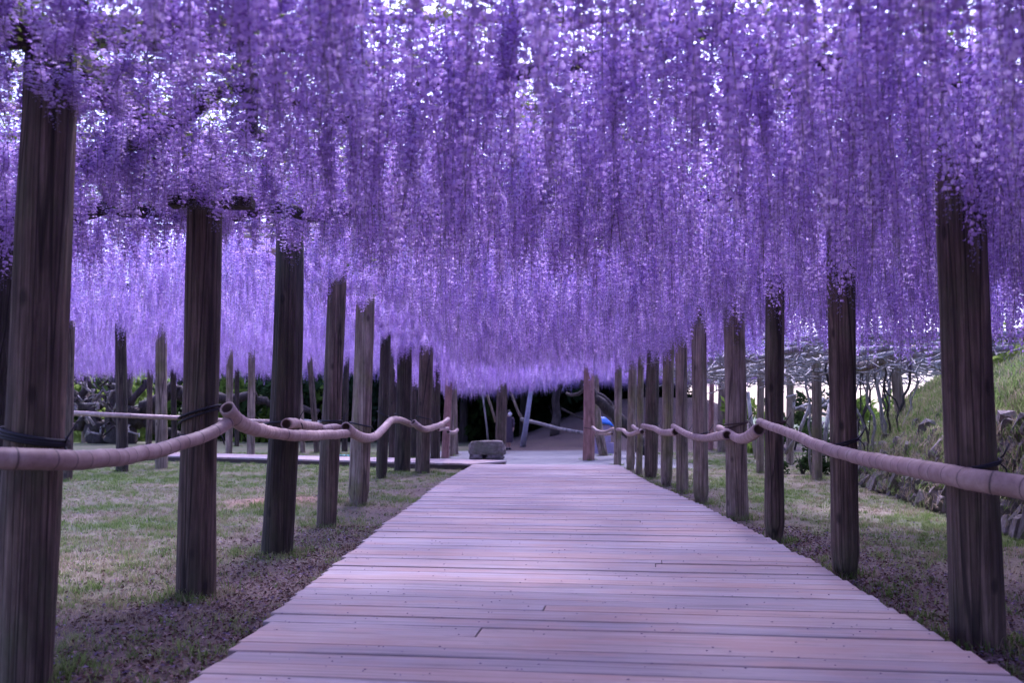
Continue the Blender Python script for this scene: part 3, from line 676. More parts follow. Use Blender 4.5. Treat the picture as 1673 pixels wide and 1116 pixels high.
o = mesh_obj('plastic_scrap', vs_, fs_, M['teal']); o.location = q; tag(o, 'crumpled teal plastic scrap lying on grass behind the slim brown post', 'plastic scrap'); sd = o.modifiers.new('t', 'SOLIDIFY'); sd.thickness = .006
# white boards stacked far left
q = hit(500, 726); q.y = min(q.y, 47); q = P(500, 724, q.y)
bd = tag(empty('board_stack', q), 'stack of pale whitish boards on trestles far back behind the leaning thin post', 'boards')
for k in range(6):
    bm = bmesh.new(); bmesh.ops.create_cube(bm, size=1); me = bpy.data.meshes.new('board'); bm.to_mesh(me); bm.free(); me.materials.append(M['whitewood'])
    o = link(bpy.data.objects.new('board', me)); o.parent = bd; o.location = (random.uniform(-.2, .2), .05 * k, .25 + .16 * k); o.scale = (2.4, .3, .06); o.rotation_euler = (0, -.06 + .03 * k, random.uniform(-.1, .1))

# ------------------------------------------------------------------ wisteria racemes
def raceme_mesh(seed, nf, bare):
    rd = random.Random(seed); mbr = MB(); L = 1.0      # hangs from z=0 to z=-1 (scaled)
    pts = []; ox = oy = 0
    for k in range(7):
        t = k / 6; pts.append(Vector((.03 * t * math.sin(seed + t * 3), .03 * t * math.cos(seed * 2 + t * 3), -t * L)))
    mbr.tube(pts, [.003, .0026, .0024, .0022, .002, .0018, .0015], 3, cap=False, m=3)
    for k in range(nf):
        t = bare + (1 - bare) * (k + rd.random() * .6) / nf; th = k * 2.4 + rd.uniform(-.5, .5)
        i = min(5, int(t * 6)); c = pts[i].lerp(pts[i + 1], t * 6 - i)
        grow = (1 - (t - bare) / (1 - bare)); rr = .006 + .068 * grow ** .45 * rd.uniform(.15, 1.1); s_ = (.010 + .007 * min(1, grow * 2.2)) * rd.uniform(.75, 1.25)
        o_ = Vector((math.cos(th), math.sin(th), rd.uniform(-.25, .25))).normalized()
        p = c + o_ * rr + Vector((0, 0, rd.uniform(-.02, .02)))
        if grow < .16:
            s_ *= .55; a = o_.orthogonal().normalized(); b_ = o_.cross(a)
            mbr.add([p - o_ * s_, p + a * s_ * .6, p + b_ * s_ * .6, p - (a + b_) * s_ * .5, p + o_ * s_ + Vector((0, 0, -s_))], [(0, 1, 2), (0, 2, 3), (0, 3, 1), (4, 2, 1), (4, 3, 2), (4, 1, 3)], 2); continue
        nrm = (o_ + Vector((rd.uniform(-.5, .5), rd.uniform(-.5, .5), rd.uniform(.1, .7)))).normalized()
        sd_ = nrm.cross(Vector((0, 0, 1))).normalized(); up = sd_.cross(nrm).normalized()
        # banner: cupped fan of two lobes
        ring = [p + sd_ * s_ * math.cos(q) * 1.05 + up * s_ * (math.sin(q) * .9 + .35) - nrm * s_ * .28 * abs(math.cos(q)) for q in (-2.2, -3.35, -4.1, -5.3, -6.07, -7.2)]
        mbr.add([p + nrm * s_ * .1] + ring, [(0, 1, 2), (0, 2, 3), (0, 3, 4), (0, 4, 5), (0, 5, 6)], 0)
        # wings and keel pointing out and down
        tip = p + nrm * s_ * 1.0 - up * s_ * .75
        mbr.add([p - up * s_ * .05, p + sd_ * s_ * .42 - up * s_ * .45 + nrm * s_ * .35, tip, p - sd_ * s_ * .42 - up * s_ * .45 + nrm * s_ * .35, p - up * s_ * .8 + nrm * s_ * .2], [(0, 1, 2), (0, 2, 3), (1, 4, 2), (2, 4, 3)], 1)
    me = bpy.data.meshes.new('raceme'); me.from_pydata(mbr.v, [], mbr.f)
    for k in ('banner', 'keel', 'bud', 'rachis'): me.materials.append(M[k])
    me.polygons.foreach_set('material_index', mbr.m); me.update(); return me
NV = 8
rac = [raceme_mesh(k + 1, 76 + 6 * (k % 4), [.05, .12, .2, .1, .28, .15, .08, .22][k]) for k in range(NV)]

def scatter(name, pts, rot, scl, idx, protos, parent=None):
    """one object whose points carry instances of the prototype objects (geometry nodes)"""
    me = bpy.data.meshes.new(name); me.from_pydata([tuple(p) for p in pts], [], [])
    for nm, ty, da in (('rot', 'FLOAT_VECTOR', rot), ('scl', 'FLOAT_VECTOR', scl)):
        a = me.attributes.new(nm, ty, 'POINT'); a.data.foreach_set('vector', np.asarray(da, dtype=np.float32).ravel())
    a = me.attributes.new('idx', 'INT', 'POINT'); a.data.foreach_set('value', np.asarray(idx, dtype=np.int32))
    o = link(bpy.data.objects.new(name, me))
    if parent: o.parent = parent; o.matrix_parent_inverse = Matrix.Translation(-parent.location)
    g = bpy.data.node_groups.new(name, 'GeometryNodeTree')
    g.interface.new_socket('Geometry', in_out='INPUT', socket_type='NodeSocketGeometry'); g.interface.new_socket('Geometry', in_out='OUTPUT', socket_type='NodeSocketGeometry')
    gi = g.nodes.new('NodeGroupInput'); go = g.nodes.new('NodeGroupOutput')
    ip = g.nodes.new('GeometryNodeInstanceOnPoints'); ip.inputs['Pick Instance'].default_value = True
    gi2 = g.nodes.new('GeometryNodeGeometryToInstance')
    for pr in reversed(protos):
        oi = g.nodes.new('GeometryNodeObjectInfo'); oi.inputs['Object'].default_value = pr; oi.inputs['As Instance'].default_value = False
        gt = g.nodes.new('GeometryNodeGeometryToInstance'); g.links.new(oi.outputs['Geometry'], gt.inputs[0])
        if 'jn' not in locals(): jn = g.nodes.new('GeometryNodeJoinGeometry')
        g.links.new(gt.outputs[0], jn.inputs[0])
    g.nodes.remove(gi2)
    g.links.new(jn.outputs[0], ip.inputs['Instance'])
    def na(nm, dt):
        x = g.nodes.new('GeometryNodeInputNamedAttribute'); x.data_type = dt; x.inputs['Name'].default_value = nm; return x.outputs['Attribute']
    g.links.new(na('rot', 'FLOAT_VECTOR'), ip.inputs['Rotation']); g.links.new(na('scl', 'FLOAT_VECTOR'), ip.inputs['Scale']); g.links.new(na('idx', 'INT'), ip.inputs['Instance Index'])
    g.links.new(gi.outputs[0], ip.inputs['Points']); g.links.new(ip.outputs[0], go.inputs[0])
    md = o.modifiers.new('scatter', 'NODES'); md.node_group = g
    tag(o, kind='stuff'); return o

def roof_z(x, y):
    if x < -3.4 and y > 11.8: return 4.25
    if y > 29: return 3.25 + .95 * sm(3, 7, x)
    return 3.5
def canopy_right(y): return lerp_tab([(-8, 10.5), (11, 9), (13, 7.8), (14.5, 6.3), (16.5, 5), (22, 4.6), (30, 4.4), (31, 4.6), (33, 14.5), (46, 14.5)], y)
def zone(x, y):
    """which vine covers this spot; None where the roof is open"""
    if x > canopy_right(y) + .4 * ns(x, y, 12, .7): return None
    g = .35 * ns(x, y, 14, .8)
    if y < 10.0 + g + (1.0 if x > 1 else 0): return 0
    if x > -3.2 + g and y < 28.5: 
        if y < 11.2 and x < 1.0 and random.random() > .25: return None
        return 1
    if x <= -3.4 and y > 13.0 + g: return 2
    if y >= 28.5 and -3.4 < x: return 3
    return None
def bottom(x, y, z):
    b = 2.72 + .10 * ns(x, y, 20, .6)
    if z == 0: b += .38 * sm(-1.0, -1.7, x) * max(sm(-4.6, -3.4, x), sm(7.2, 6.2, y)) - .12 * sm(1, 2.4, x) - .3 * sm(4.2, 6.0, x)
    if z == 0: b += .22 * sm(-1.4, -1.9, x) * sm(6.2, 5.4, y)
    if z == 1: b -= .42 * sm(3.8, 5.5, x)
    if z == 1 and x < -1.0: b += .5 * sm(-.9, -1.9, x) * sm(27, 22, y)
    if z == 2: b = 3.42 + .14 * ns(x, y, 21, .4) - .35 * sm(40, 52, y)
    if z == 3: b = 2.38 + .42 * sm(-.5, 3, x) + .15 * sm(5, 7, x) + .12 * ns(x, y, 22, .4)
    return b
regions = [(-13, 13, -7, 11, 62), (-3.6, 12, 9.5, 28.6, 50), (-26, -3.3, 12, 50, 28), (-3.5, 15, 28.4, 54, 34)]  # far region extended on over the mound as added shade
sites = {0: [], 1: [], 2: [], 3: []}
for zi, (x0, x1, y0, y1, dn) in enumerate(regions):
    nt_ = int((x1 - x0) * (y1 - y0) * dn)
    for _ in range(nt_):
        x, y = random.uniform(x0, x1), random.uniform(y0, y1)
        if y < 1.6 and random.random() < .5 and y > -7: pass
        if y > 11 and abs(x) > (y * .56 + 1.5): continue           # beyond the picture's side edges
        if y < 11 and y > 1 and abs(x) > y * .56 + 4.5: continue
        if zone(x, y) != zi: continue
        cl = ns(x, y, 30, .9) + .5 * ns(x, y, 31, 2.3)             # clumps and gaps
        if random.random() > .86 + .55 * cl: continue
        zt = roof_z(x, y) + random.choice([random.uniform(-.14, .10), random.uniform(0, .5)]); bt = bottom(x, y, zi) + random.gauss(0, .15)
        Ls = max(.25, (zt - bt) * random.choice([1, 1, 1, .9, .7, .5]))
        if y < 2.2 and abs(x) < 1.2 and zt - Ls < 2.2: continue
        sites[zi].append((x, y, zt, Ls))
vine_labels = [
 'foremost wisteria, its dense violet racemes hanging from the roof over the near boardwalk',
 'wisteria whose violet racemes roof the middle stretch of the boardwalk between the two post rows',
 'lighter violet wisteria over the left lawn posts, hanging above the sprawling dark trunk',
 'low hanging pale violet wisteria at the far end, in front of the dark woods']
vine_base = [hit(8, 905), P(972, 742, 33), P(176, 724, 50), P(905, 735, 45)]
vine_base[0] = Vector((-4.45, 9.2, 0)); vine_base[0].x = P(0, 676, 9.2).x
vines = []
protos = None
print('racemes', [len(v) for v in sites.values()])
for zi in range(4):
    b0 = vine_base[zi]; b0.z = gz(b0.x, b0.y) - .02
    root = tag(empty('wisteria', b0), vine_labels[zi], 'wisteria', 'wisteria vines trained over the pergola'); vines.append(root)
    st = sites[zi]
    def shown(s_):
        x, y, zt, Ls = s_
        if y < 2.4 or abs(x) > y * .515: return 1e9
        u = (zt - Ls - HC) / y - math.tan(PITCH)
        if u > .35: return 1e8 + y
        return y + (.6 * max(0, u - .2) * 10)
    st.sort(key=shown)
    k1 = 300 if zi == 0 else 80
    for (x, y, zt, Ls) in st[:k1]:
        o = link(bpy.data.objects.new('raceme', rac[random.randrange(NV)])); o.parent = root; o.location = Vector((x, y, zt)) - b0
        w_ = random.uniform(.85, 1.2); o.scale = (w_, w_, Ls); o.rotation_euler = (random.gauss(0, .055), random.gauss(0, .055), random.uniform(0, 6.28))
    if protos is None:
        protos = []
        for k in range(NV):
            for ch in root.children:
                if ch.data == rac[k]: protos.append(ch); break
    rest = st[k1:]
    pts = [(x, y, zt) for x, y, zt, _ in rest]; sc = []
    for _, _, _, Ls in rest: w_ = random.uniform(.85, 1.2); sc.append((w_, w_, Ls))
    rt = [(random.gauss(0, .055), random.gauss(0, .055), random.uniform(0, 6.28)) for _ in rest]
    scatter('raceme_mass', pts, rt, sc, [random.randrange(NV) for _ in rest], protos, root)

# prototypes that live in the scene as real small pieces -------------------------------------------------
def leaf_spray(seed, n_, size, mt, flat_=.25):
    rd = random.Random(seed); t_ = MB()
    for _ in range(n_):
        p = Vector((rd.gauss(0, .5), rd.gauss(0, .5), rd.gauss(0, .5) * flat_)); a = Vector((rd.gauss(0, 1), rd.gauss(0, 1), rd.gauss(0, .5))).normalized(); b_ = a.orthogonal().normalized(); s_ = size * rd.uniform(.7, 1.3)
        t_.add([p - a * s_, p + b_ * s_ * .38 + a * s_ * .1, p + a * s_ - Vector((0, 0, s_ * .3)), p - b_ * s_ * .38 + a * s_ * .1], [(0, 1, 2), (0, 2, 3)])
    return t_
# roof foliage: young wisteria leaves on the lattice, joined to each vine, overfilled to block sky light
leaf_proto = []
for k in range(4):
    o = leaf_spray(50 + k, 26, .05, 'leaf', .3).build('leaf_spray', M['leaf'], vines[0], smooth=False)
    o.location = Vector((-2 + 1.3 * k, 7.2, 3.62)) - vines[0].location; o.scale = (.3, .3, .3); leaf_proto.append(o)
for zi in range(4):
    st = sites[zi]; pts = []
    for (x, y, zt, Ls) in st:
        pr = ((.85 if x > -.5 else 1.0) if zi == 0 else .3) + .5 * ns(x, y, 40, .45)
        if random.random() < pr: pts.append((x + random.uniform(-.1, .1), y, roof_z(x, y) + random.uniform(.02, .28)))
    nP = len(pts)
    scatter('leaf_mass', pts, [(random.uniform(-.5, .5), random.uniform(-.5, .5), random.uniform(0, 6)) for _ in pts], [(random.uniform(.3, .52) if zi == 0 else random.uniform(.24, .44),) * 3 for _ in pts], [random.randrange(4) for _ in pts], leaf_proto, vines[zi])

# vine wood: trunks, limbs along the roof
def wander(p0, p1, n_, amp, seed):
    out = []
    for k in range(n_ + 1):
        t = k / n_; p = Vector(p0).lerp(Vector(p1), t); w = math.sin(math.pi * min(1, t * 1.2 + .05)) if t < .9 else .5
        out.append(p + Vector((mnoise.noise(Vector((t * 4, seed, 0))), mnoise.noise(Vector((t * 4, seed, 7))), mnoise.noise(Vector((t * 4, seed, 13))))) * amp * (0 if k == 0 else 1))
    return out
def limb(parent, name, p0, p1, r0, r1, seed, amp=.15, n_=10, sides=8, mt='bark'):
    t_ = MB(); pts = wander(p0, p1, n_, amp, seed); t_.tube([p - parent.location for p in pts], [r0 + (r1 - r0) * k / n_ for k in range(n_ + 1)], sides, wob=.25); return t_.build(name, M[mt], parent)
v0 = vines[0]; b0 = v0.location
limb(v0, 'trunk', b0 - Vector((0, 0, .1)), Vector((b0.x + .1, 9.0, 3.5)), .30, .2, 3.3, .12, 12, 10)
for k, (p0, p1, r0) in enumerate([((b0.x, 9, 3.5), (-2.2, 6.5, 3.45), .09), ((-2.2, 6.5, 3.45), (1.2, 5.2, 3.5), .06), ((b0.x, 9, 3.4), (-3.0, 9.2, 3.38), .1), ((-3.0, 9.2, 3.38), (.6, 9.0, 3.45), .07), ((.6, 9, 3.45), (4.5, 8.2, 3.5), .06), ((1.2, 5.2, 3.5), (4.2, 5.6, 3.5), .05), ((-2.0, 8.0, 3.5), (-1.2, 4.2, 3.5), .05), ((2.5, 8.6, 3.5), (2.8, 4.6, 3.52), .045), ((4.0, 8.3, 3.5), (6.5, 6.3, 3.5), .04), ((-1, 4.4, 3.5), (1.5, 3.6, 3.52), .04)]):
    limb(v0, 'branch', p0, p1, r0, r0 * .6, 10 + k, .28, 12)
v1 = vines[1]; b1 = v1.location
limb(v1, 'trunk', P(1046, 738, 34), P(1034, 705, 34), .30, .26, 5.1, .12, 8, 10)
limb(v1, 'branch', P(1036, 712, 34), P(962, 628, 32.5), .24, .13, 6.4, .25, 10, 10)
limb(v1, 'branch', P(1030, 700, 33.6), P(948, 630, 34), .13, .07, 8.4, .5, 10, 8)
limb(v1, 'branch', P(975, 650, 32.6), P(935, 636, 33.5), .09, .05, 9.4, .3, 8, 8)
for k in range(6): limb(v1, 'branch', (random.uniform(-2, 3), 13 + 2.4 * k, 3.5), (random.uniform(-2, 3), 15 + 2.4 * k, 3.5), .06, .03, 40 + k, .4)
v2 = vines[2]; b2 = v2.location
limb(v2, 'trunk', b2 + Vector((.5, 0, -.1)), b2 + Vector((.6, .2, 4.2)), .75, .45, 12.2, .25, 12, 12)
limb(v2, 'trunk', b2 + Vector((-.6, .3, -.1)), b2 + Vector((-1.2, .5, 1.2)), .5, .35, 13.2, .3, 8, 10)
def wp(px, py, Y=50): return P(px, py, Y)
for k, (a_, c_, r0) in enumerate([((190, 690), (290, 640), .5), ((195, 690), (240, 690), .45), ((240, 690), (300, 720), .3), ((180, 640), (215, 590), .3), ((170, 700), (115, 640), .3), ((165, 690), (100, 700), .28), ((290, 640), (420, 655), .35), ((420, 655), (520, 670), .22),
        ((160, 680), (120, 600), .22), ((215, 660), (255, 595), .2), ((175, 655), (110, 655), .18), ((300, 650), (330, 690), .2)]):
    limb(v2, 'branch', wp(*a_, 50 + .2 * (k % 3)), wp(*c_, 50 + .3 * (k % 4)), r0, r0 * .6, 60 + k, .7, 9, 8)
for k in range(22):
    x0, y0 = random.uniform(118, 200), random.uniform(610, 700); x1, y1 = x0 + random.uniform(-60, 30), y0 + random.uniform(-60, 40)
    limb(v2, 'branch', wp(x0, y0, 48.8), wp(max(80, x1), min(y1, 715), 48.5), .07, .03, 90 + k, .8, 9, 5, 'grey_stick' if k % 3 else 'bark')
v3 = vines[3]; b3 = v3.location
limb(v3, 'trunk', b3 - Vector((0, 0, .1)), b3 + Vector((.3, 0, 3.2)), .22, .14, 22.2, .25, 10, 9)

# ------------------------------------------------------------------ pergola roof: beams and bamboo lattice
pg = tag(empty('pergola_roof', (0, 10, 3.5)), 'dark timber beams and bamboo lattice roof carrying the hanging wisteria', 'pergola', )
def beam(a, c_, w, h, name='beam', parent=pg, mt='post_dark'):
    a = Vector(a); c_ = Vector(c_); t = (c_ - a).normalized(); sd_ = t.cross(Vector((0, 0, 1))).normalized() * w / 2; up = Vector((0, 0, h / 2))
    vs_ = [p + s1 * sd_ + s2 * up - parent.location for p in (a, c_) for s1, s2 in ((-1, -1), (1, -1), (1, 1), (-1, 1))]
    return mesh_obj(name, vs_, [(0, 1, 2, 3), (7, 6, 5, 4), (0, 4, 5, 1), (1, 5, 6, 2), (2, 6, 7, 3), (3, 7, 4, 0)], M[mt], parent, smooth=False)
beam((-3.0, -6, 3.62), (-2.55, 9.6, 3.62), .2, .14); beam((3.3, -6, 3.42), (4.2, 12, 3.42), .2, .14)
beam((-2.78, 8.0, 3.22), (-2.12, 8.05, 3.22), .18, .08)      # crossarm over the cord lashed post
beam((-4.5, 5.5, 3.66), (-1.0, 5.6, 3.66), .14, .12); beam((1.5, 6.6, 3.66), (6, 6.6, 3.66), .14, .12)
beam((2.7, 12, 3.43), (3.3, 28, 3.43), .18, .14)
for y in (11.7, 14.2, 16.8, 19.5, 23.2): beam((-2.9, y, 3.8), (4.6, y, 3.8), .12, .12)
for y in (31, 35, 39, 43): beam((-3.4, y, 3.3), (3.4, y, 3.3), .12, .12)
for y in (18, 22, 26, 30.5, 35, 40, 46): beam((-y * .55, y, 4.32), (-3.4, y, 4.32), .14, .14)
def lattice(x0, x1, y0, y1, z, step, along):
    k = 0
    rngs = np.arange(y0, y1, step) if along == 'x' else np.arange(x0, x1, step)
    for q in rngs:
        j = random.uniform(-.08, .08)
        p = [(x0, q + j, z), ((x0 + x1) / 2, q - j, z + .02), (x1, q + j * .5, z)] if along == 'x' else [(q + j, y0, z), (q - j, (y0 + y1) / 2, z - .02), (q + j * .5, y1, z)]
        t_ = MB(); t_.tube([Vector(v) - pg.location for v in p], [.03, .027, .022], 6); t_.build('bamboo_pole', M['bamboo'], pg)
lattice(-9, 9, -6, 12, 3.62, .75, 'x'); lattice(-9, 9, -6, 12, 3.68, .9, 'y')
lattice(-3.3, 4.8, 12, 28.5, 3.66, 1.0, 'x'); lattice(-3.3, 4.8, 12, 28.5, 3.72, 1.0, 'y')

# bare pergola on the right, grey sticks
bp = tag(empty('bare_pergola', (6.5, 22, 2.7)), 'low bare pergola of grey sticks and poles without flowers, right of the boardwalk', 'pergola')
for k in range(26):
    y = 17.5 + k * .62; x0 = lerp_tab([(17, 5.8), (22, 5.0), (34, 4.9)], y) + random.uniform(-.5, .4); x1 = x0 + random.uniform(3.5, 6.5); z = 2.78 + random.uniform(-.06, .1)
    t_ = MB(); t_.tube([Vector((x0, y, z)) - bp.location, Vector(((x0 + x1) / 2, y + random.uniform(-.3, .3), z + .05)) - bp.location, Vector((x1, y + random.uniform(-.5, .5), z + random.uniform(-.1, .15))) - bp.location], [.05, .045, .035], 6); t_.build('pole', M['grey_stick'], bp)
for k in range(9):
    x = 5.3 + k * .75
    t_ = MB(); t_.tube([Vector((x, 18, 2.70)) - bp.location, Vector((x + random.uniform(-.2, .3), 25, 2.68)) - bp.location, Vector((x + random.uniform(-.2, .6), 33, 2.72)) - bp.location], [.06, .05, .05], 6); t_.build('pole', M['grey_stick'], bp)
t_ = MB(); t_.tube([P(1395, 603, 20.5) - bp.location, P(1440, 590, 20.5) - bp.location, P(1500, 568, 20.5) - bp.location], [.11, .10, .09], 8); t_.build('beam', M['post_light'], bp)
t_ = MB(); t_.tube([P(1270, 592, 25) - bp.location, P(1320, 588, 24.5) - bp.location, P(1345, 585, 24) - bp.location], [.08, .08, .07], 8); t_.build('beam', M['post_light'], bp)
# tangle of bare vines on and under the bare pergola
bvn = tag(empty('bare_vine', Vector((7.6, 22.5, gz(7.6, 22.5)))), 'leafless grey vine with many stems tangled on the bare pergola at the grassy slope', 'vine')
t_ = MB()
for k in range(24):
    x = random.uniform(7.0, 8.9); y = random.uniform(21, 24)
    p0 = Vector((x, y, gz(x, y) - .05)); p1 = Vector((x + random.uniform(-.6, .5), y + random.uniform(-.4, .4), 2.75))
    t_ = MB(); t_.tube([p - bvn.location for p in wander(p0, p1, 9, .2, 200 + k)], [random.uniform(.012, .035)] * 10, 5); t_.build('stem', M['bark' if k % 2 else 'grey_stick'], bvn)
t_ = MB()
for k in range(520):
    x = random.uniform(4.6, 12); y = random.uniform(18, 33); p0 = Vector((x, y, 2.75 + random.uniform(-.35, .2))); an = random.uniform(0, 6.28); p1 = p0 + Vector((math.cos(an), math.sin(an), random.uniform(-.25, .2))) * random.uniform(.7, 2)
    t_.tube([p - bvn.location for p in wander(p0, p1, 5, .25, 300 + k)], [random.uniform(.01, .026)] * 6, 4, cap=False)
o = t_.build('twig_tangle', M['grey_stick'], bvn); tag(o, kind='stuff')
for k in range(5):
    p0 = P(1285 + 12 * k, 650 + 8 * k, 27); p1 = P(1345 + 5 * k, 690 - 12 * k, 27.5)
    t_ = MB(); t_.tube([p - bvn.location for p in wander(p0, p1, 7, .5, 400 + k)], [.05] * 8, 5); t_.build('stem', M['grey_stick'], bvn)

# ------------------------------------------------------------------ trees and shrubs beyond
def crown_mesh(seed, n_, rx, ry, rz, leaf, mt, clumps=14):
    rd = random.Random(seed); t_ = MB(); cs = [(Vector((rd.uniform(-1, 1) * rx, rd.uniform(-1, 1) * ry, rd.uniform(-1, 1) * rz)), rd.uniform(.3, .55)) for _ in range(clumps)]
    for _ in range(n_):
        c_, r_ = rd.choice(cs); dv = Vector((rd.gauss(0, 1), rd.gauss(0, 1), rd.gauss(0, 1))).normalized() * rd.random() ** .4
        p = c_ + Vector((dv.x * rx * r_, dv.y * ry * r_, dv.z * rz * r_)); a = Vector((rd.gauss(0, 1), rd.gauss(0, 1), rd.gauss(0, 1))).normalized(); b_ = a.orthogonal().normalized(); s_ = leaf * rd.uniform(.6, 1.4)
        t_.add([p - a * s_, p + b_ * s_ * .5, p + a * s_, p - b_ * s_ * .5], [(0, 1, 2), (0, 2, 3)])
    me = bpy.data.meshes.new('crown'); me.from_pydata(t_.v, [], t_.f); me.materials.append(M[mt]); return me
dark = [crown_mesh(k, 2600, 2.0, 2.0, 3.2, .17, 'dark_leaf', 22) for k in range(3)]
t_ = MB(); t_.tube([(0, 0, -.3), (.05, 0, 2), (-.05, .05, 5), (0, 0, 8)], [.22, .18, .14, .05], 8, wob=.15)
tm = bpy.data.meshes.new('trunk'); tm.from_pydata(t_.v, [], t_.f); tm.materials.append(M['bark'])
tx = [(-9, 58), (-6.6, 55), (-4.6, 60), (-2.6, 53), (-1.2, 58), (.6, 52.5), (1.8, 58), (3.9, 50), (5.2, 56), (7, 52), (-11.5, 60), (-7.5, 64), (-3.6, 65), (2.8, 64), (6.4, 63), (-14, 63), (-10, 66)]
named = {7: 'grey brown trunk standing on the brown mound left of the salmon pink post', 3: 'dark tree whose straight trunk rises behind the stone bench', 5: 'dark tree just right of the standing person, behind the blue grey prop'}
for i, (x, y) in enumerate(tx):
    lab = named.get(i) or ('dark dense tree in the shaded woods beyond the gravel clearing' if x > -13 else 'tall tree beyond the sunlit shrubs of the left lawn')
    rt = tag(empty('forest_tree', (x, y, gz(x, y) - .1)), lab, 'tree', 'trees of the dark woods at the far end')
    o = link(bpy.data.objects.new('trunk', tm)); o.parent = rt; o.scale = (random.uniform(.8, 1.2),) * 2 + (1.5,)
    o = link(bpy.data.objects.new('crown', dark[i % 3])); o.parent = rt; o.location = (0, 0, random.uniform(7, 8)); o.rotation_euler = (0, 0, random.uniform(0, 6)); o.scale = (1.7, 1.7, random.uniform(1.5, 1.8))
# shaded undergrowth filling the floor of the woods
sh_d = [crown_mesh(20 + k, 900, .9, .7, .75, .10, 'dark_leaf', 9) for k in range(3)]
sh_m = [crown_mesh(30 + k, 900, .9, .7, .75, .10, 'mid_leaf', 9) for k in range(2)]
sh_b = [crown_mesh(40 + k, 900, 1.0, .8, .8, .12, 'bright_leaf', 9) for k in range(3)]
stm = MB()
for k in range(5): an = k * 1.3; stm.tube([(0, 0, -.2), (.15 * math.cos(an), .15 * math.sin(an), .4), (.4 * math.cos(an), .4 * math.sin(an), 1.0)], [.03, .025, .012], 5)
stmesh = bpy.data.meshes.new('stem'); stmesh.from_pydata(stm.v, [], stm.f); stmesh.materials.append(M['bark'])
def shrub(x, y, s_, me, label, group=None, zs=1.0, zc=.75):
    rt = tag(empty('shrub', (x, y, gz(x, y))), label, 'shrub', group)
    o = link(bpy.data.objects.new('foliage', me)); o.parent = rt; o.location = (0, 0, zc * s_ * zs); o.scale = (s_, s_, s_ * zs); o.rotation_euler = (0, 0, random.uniform(0, 6))
    o = link(bpy.data.objects.new('stem', stmesh)); o.parent = rt; o.scale = (s_,) * 3
    return rt
up, ur, us_, ui = [], [], [], []
for i in range(150):
    x = random.uniform(-13, 9.5); y = random.uniform(53, 62); k_ = random.uniform(1.1, 2.1)
    if x > -1 and y < 53.5: continue
    up.append((x, y, gz(x, y) + .6 * k_)); ur.append((0, 0, random.uniform(0, 6.28))); us_.append((k_, k_, k_ * 1.3)); ui.append(random.randrange(3))
ug = tag(empty('undergrowth', (0, 56, 0)), kind='stuff'); upr = []
for k in range(3):
    o = link(bpy.data.objects.new('bush_clump', sh_d[k])); o.parent = ug; o.location = (-3 + 3 * k, -1, gz(-3 + 3 * k, 55) + 1); o.scale = (1.6,) * 3; tag(o, kind='stuff'); upr.append(o)
scatter('undergrowth_mass', up, ur, us_, ui, upr, ug)
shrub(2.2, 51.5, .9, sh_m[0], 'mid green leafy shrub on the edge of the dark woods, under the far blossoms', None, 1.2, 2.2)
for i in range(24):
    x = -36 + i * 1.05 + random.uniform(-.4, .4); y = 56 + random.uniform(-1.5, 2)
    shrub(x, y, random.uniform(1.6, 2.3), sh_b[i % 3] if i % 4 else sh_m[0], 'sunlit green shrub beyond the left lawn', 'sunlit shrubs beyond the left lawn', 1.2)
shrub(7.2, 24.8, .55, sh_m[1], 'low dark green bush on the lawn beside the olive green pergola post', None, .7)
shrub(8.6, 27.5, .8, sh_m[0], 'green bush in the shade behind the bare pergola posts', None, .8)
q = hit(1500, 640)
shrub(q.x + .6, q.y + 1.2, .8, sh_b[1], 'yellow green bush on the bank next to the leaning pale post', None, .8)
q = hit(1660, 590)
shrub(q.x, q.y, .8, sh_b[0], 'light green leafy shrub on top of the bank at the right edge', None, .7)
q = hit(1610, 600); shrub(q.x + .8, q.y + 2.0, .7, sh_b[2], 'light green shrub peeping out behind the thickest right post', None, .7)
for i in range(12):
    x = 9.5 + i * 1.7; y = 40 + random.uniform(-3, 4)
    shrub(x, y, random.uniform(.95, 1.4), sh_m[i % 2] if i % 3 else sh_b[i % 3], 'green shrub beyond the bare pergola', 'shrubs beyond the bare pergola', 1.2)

# ------------------------------------------------------------------ grass, litter, petals
def tuft(seed, n_, h, mt, spread=.06):
    rd = random.Random(seed); t_ = MB()
    for _ in range(n_):
        p = Vector((rd.gauss(0, spread), rd.gauss(0, spread), 0)); an = rd.uniform(0, 6.28); dv = Vector((math.cos(an), math.sin(an), 0)); hh = h * rd.uniform(.5, 1.2); w = Vector((-dv.y, dv.x, 0)) * .0035
        t_.add([p - w, p + w, p + dv * hh * .25 + Vector((0, 0, hh * .65)) + w * .7, p + dv * hh * .25 + Vector((0, 0, hh * .65)) - w * .7, p + dv * hh * .7 + Vector((0, 0, hh * .95))], [(0, 1, 2, 3), (3, 2, 4)])
    return t_
hold = tag(empty('grass', (0, 0, 0)), kind='stuff')
gp = []
for k in range(6):
    o = tuft(70 + k, 16, .09, None).build('tuft', M['grass' if k < 3 else 'straw'], hold, smooth=False); o.location = (-3.4 - .25 * k, 9 + .6 * k, gz(-3.4 - .25 * k, 9 + .6 * k)); gp.append(o); tag(o, kind='stuff')
pts, rt, sc, ix = [], [], [], []
lp, lr, ls, li = [], [], [], []
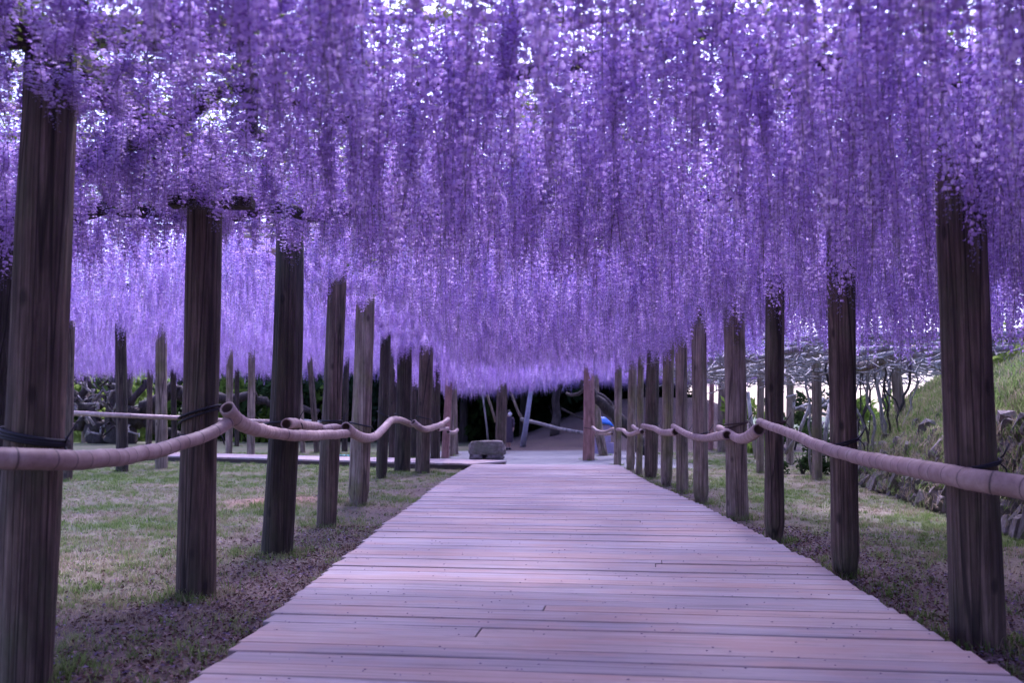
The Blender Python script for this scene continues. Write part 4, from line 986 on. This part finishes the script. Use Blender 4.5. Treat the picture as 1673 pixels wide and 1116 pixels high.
for it in range(112000):
    y = 4.2 + 34 * random.random() ** 1.35; x = random.uniform(-.54, .54) * (y + 1)
    if it > 60000: y = random.uniform(11, 29); x = lerp_tab(WALLX, y) + .3 + 8 * random.random() ** 1.2
    if XL(y) - .05 < x < XR(y) + .05 and y < 26.5: continue
    xw = lerp_tab(WALLX, y)
    if xw - .1 < x < xw + .3: continue
    if zone_gravel(x, y) > .3: continue
    if abs(y - (26.6 + (a0.x - x) * .5)) < 0: continue
    li_ = zone_litter(x, y); gr = zone_green(x, y); onbank = x > xw
    if random.random() < (1.0 if onbank else (1.0 - .85 * li_) * (.35 + .65 * gr)):
        s_ = random.uniform(.5, 1.1) * (1.25 if onbank else .75) * (1 + .5 * max(0, gr - .6))
        pts.append((x, y, gz(x, y) - .005)); rt.append((0, 0, random.uniform(0, 6.28))); sc.append((s_ * 1.2, s_ * 1.2, s_)); ix.append(random.randrange(3) if random.random() < gr + (-.35 if onbank else .1) else 3 + random.randrange(3))
    elif random.random() < .75 and y < 24:
        lp.append((x, y, gz(x, y) + random.uniform(.004, .02))); lr.append((random.gauss(0, .35), random.gauss(0, .35), random.uniform(0, 6.28))); s_ = random.uniform(.6, 1.5); ls.append((s_, s_, s_)); li.append(3 if random.random() < .1 else random.randrange(3))
for (bx_, by_, br_) in PB:
    for _ in range(int(26 if by_ < 20 else 10)):
        an = random.uniform(0, 6.28); q_ = br_ + .02 + abs(random.gauss(0, .10)); x = bx_ + q_ * math.cos(an); y = by_ + q_ * math.sin(an)
        if XL(y) - .03 < x < XR(y) + .03 and y < 26.5: continue
        s_ = random.uniform(.5, 1.25); pts.append((x, y, gz(x, y) - .005)); rt.append((0, 0, random.uniform(0, 6.28))); sc.append((s_ * 1.1, s_ * 1.1, s_)); ix.append(random.randrange(3) if random.random() < .7 else 3 + random.randrange(3))
for _ in range(900):
    y = random.uniform(11, 23); h = lerp_tab(WALLH, y); f = random.random(); x = lerp_tab(WALLX, y) + .0 + .42 * f ** 1.2
    s_ = random.uniform(.7, 1.5); pts.append((x, y, max(gz(x, y), f * h) + .02)); rt.append((0, -.5, random.uniform(0, 6.28))); sc.append((s_ * 1.2, s_ * 1.2, s_)); ix.append(random.randrange(6))
sp = scatter('turf', pts, rt, sc, ix, gp, hold)
lh = tag(empty('leaf_litter', (0, 0, 0)), kind='stuff'); lpz = []
for k in range(4):
    t_ = MB(); rd = random.Random(k); s_ = .015
    t_.add([(-s_, 0, 0), (0, s_ * .55, .006), (s_ * 1.1, 0, .002), (0, -s_ * .55, .008)], [(0, 1, 2), (0, 2, 3)])
    o = t_.build('leaf', M['litter'] if k < 3 else M['petal'], lh, smooth=False); o.location = (-1.9 - .05 * k, 6.2 + .1 * k, gz(-1.9, 6.2) + .01); tag(o, kind='stuff'); lpz.append(o)
for _ in range(16000):
    y = 4.2 + 9 * random.random() ** 1.2; x = random.choice([XL(y) - abs(random.gauss(0, .9)) - .03, XR(y) + abs(random.gauss(0, .9)) + .03])
    if x > lerp_tab(WALLX, y) - .1: continue
    lp.append((x, y, gz(x, y) + random.uniform(.004, .02))); lr.append((random.gauss(0, .4), random.gauss(0, .4), random.uniform(0, 6.28))); s_ = random.uniform(.6, 1.5); ls.append((s_, s_, s_)); li.append(3 if random.random() < .1 else random.randrange(3))
scatter('litter_scatter', lp, lr, ls, li, lpz, lh)
# petals fallen on the planks
t_ = MB()
for _ in range(1100):
    y = 4.6 + 20 * random.random() ** 1.4; x = random.uniform(XL(y) + .05, XR(y) - .05); an = random.uniform(0, 6.28); s_ = random.uniform(.005, .011); a = Vector((math.cos(an), math.sin(an), 0)) * s_; b_ = Vector((-a.y, a.x, 0)) * .7
    p = Vector((x, y, DZ + .008))
    t_.add([p - a, p + b_ + Vector((0, 0, .004)), p + a, p - b_ + Vector((0, 0, .005))], [(0, 1, 2), (0, 2, 3)])
o = t_.build('fallen_petals', M['petal'], smooth=False); tag(o, 'small violet petals and bits scattered on the boardwalk planks', 'petals', kind='stuff')
print('grass', len(pts), 'litter', len(lp))
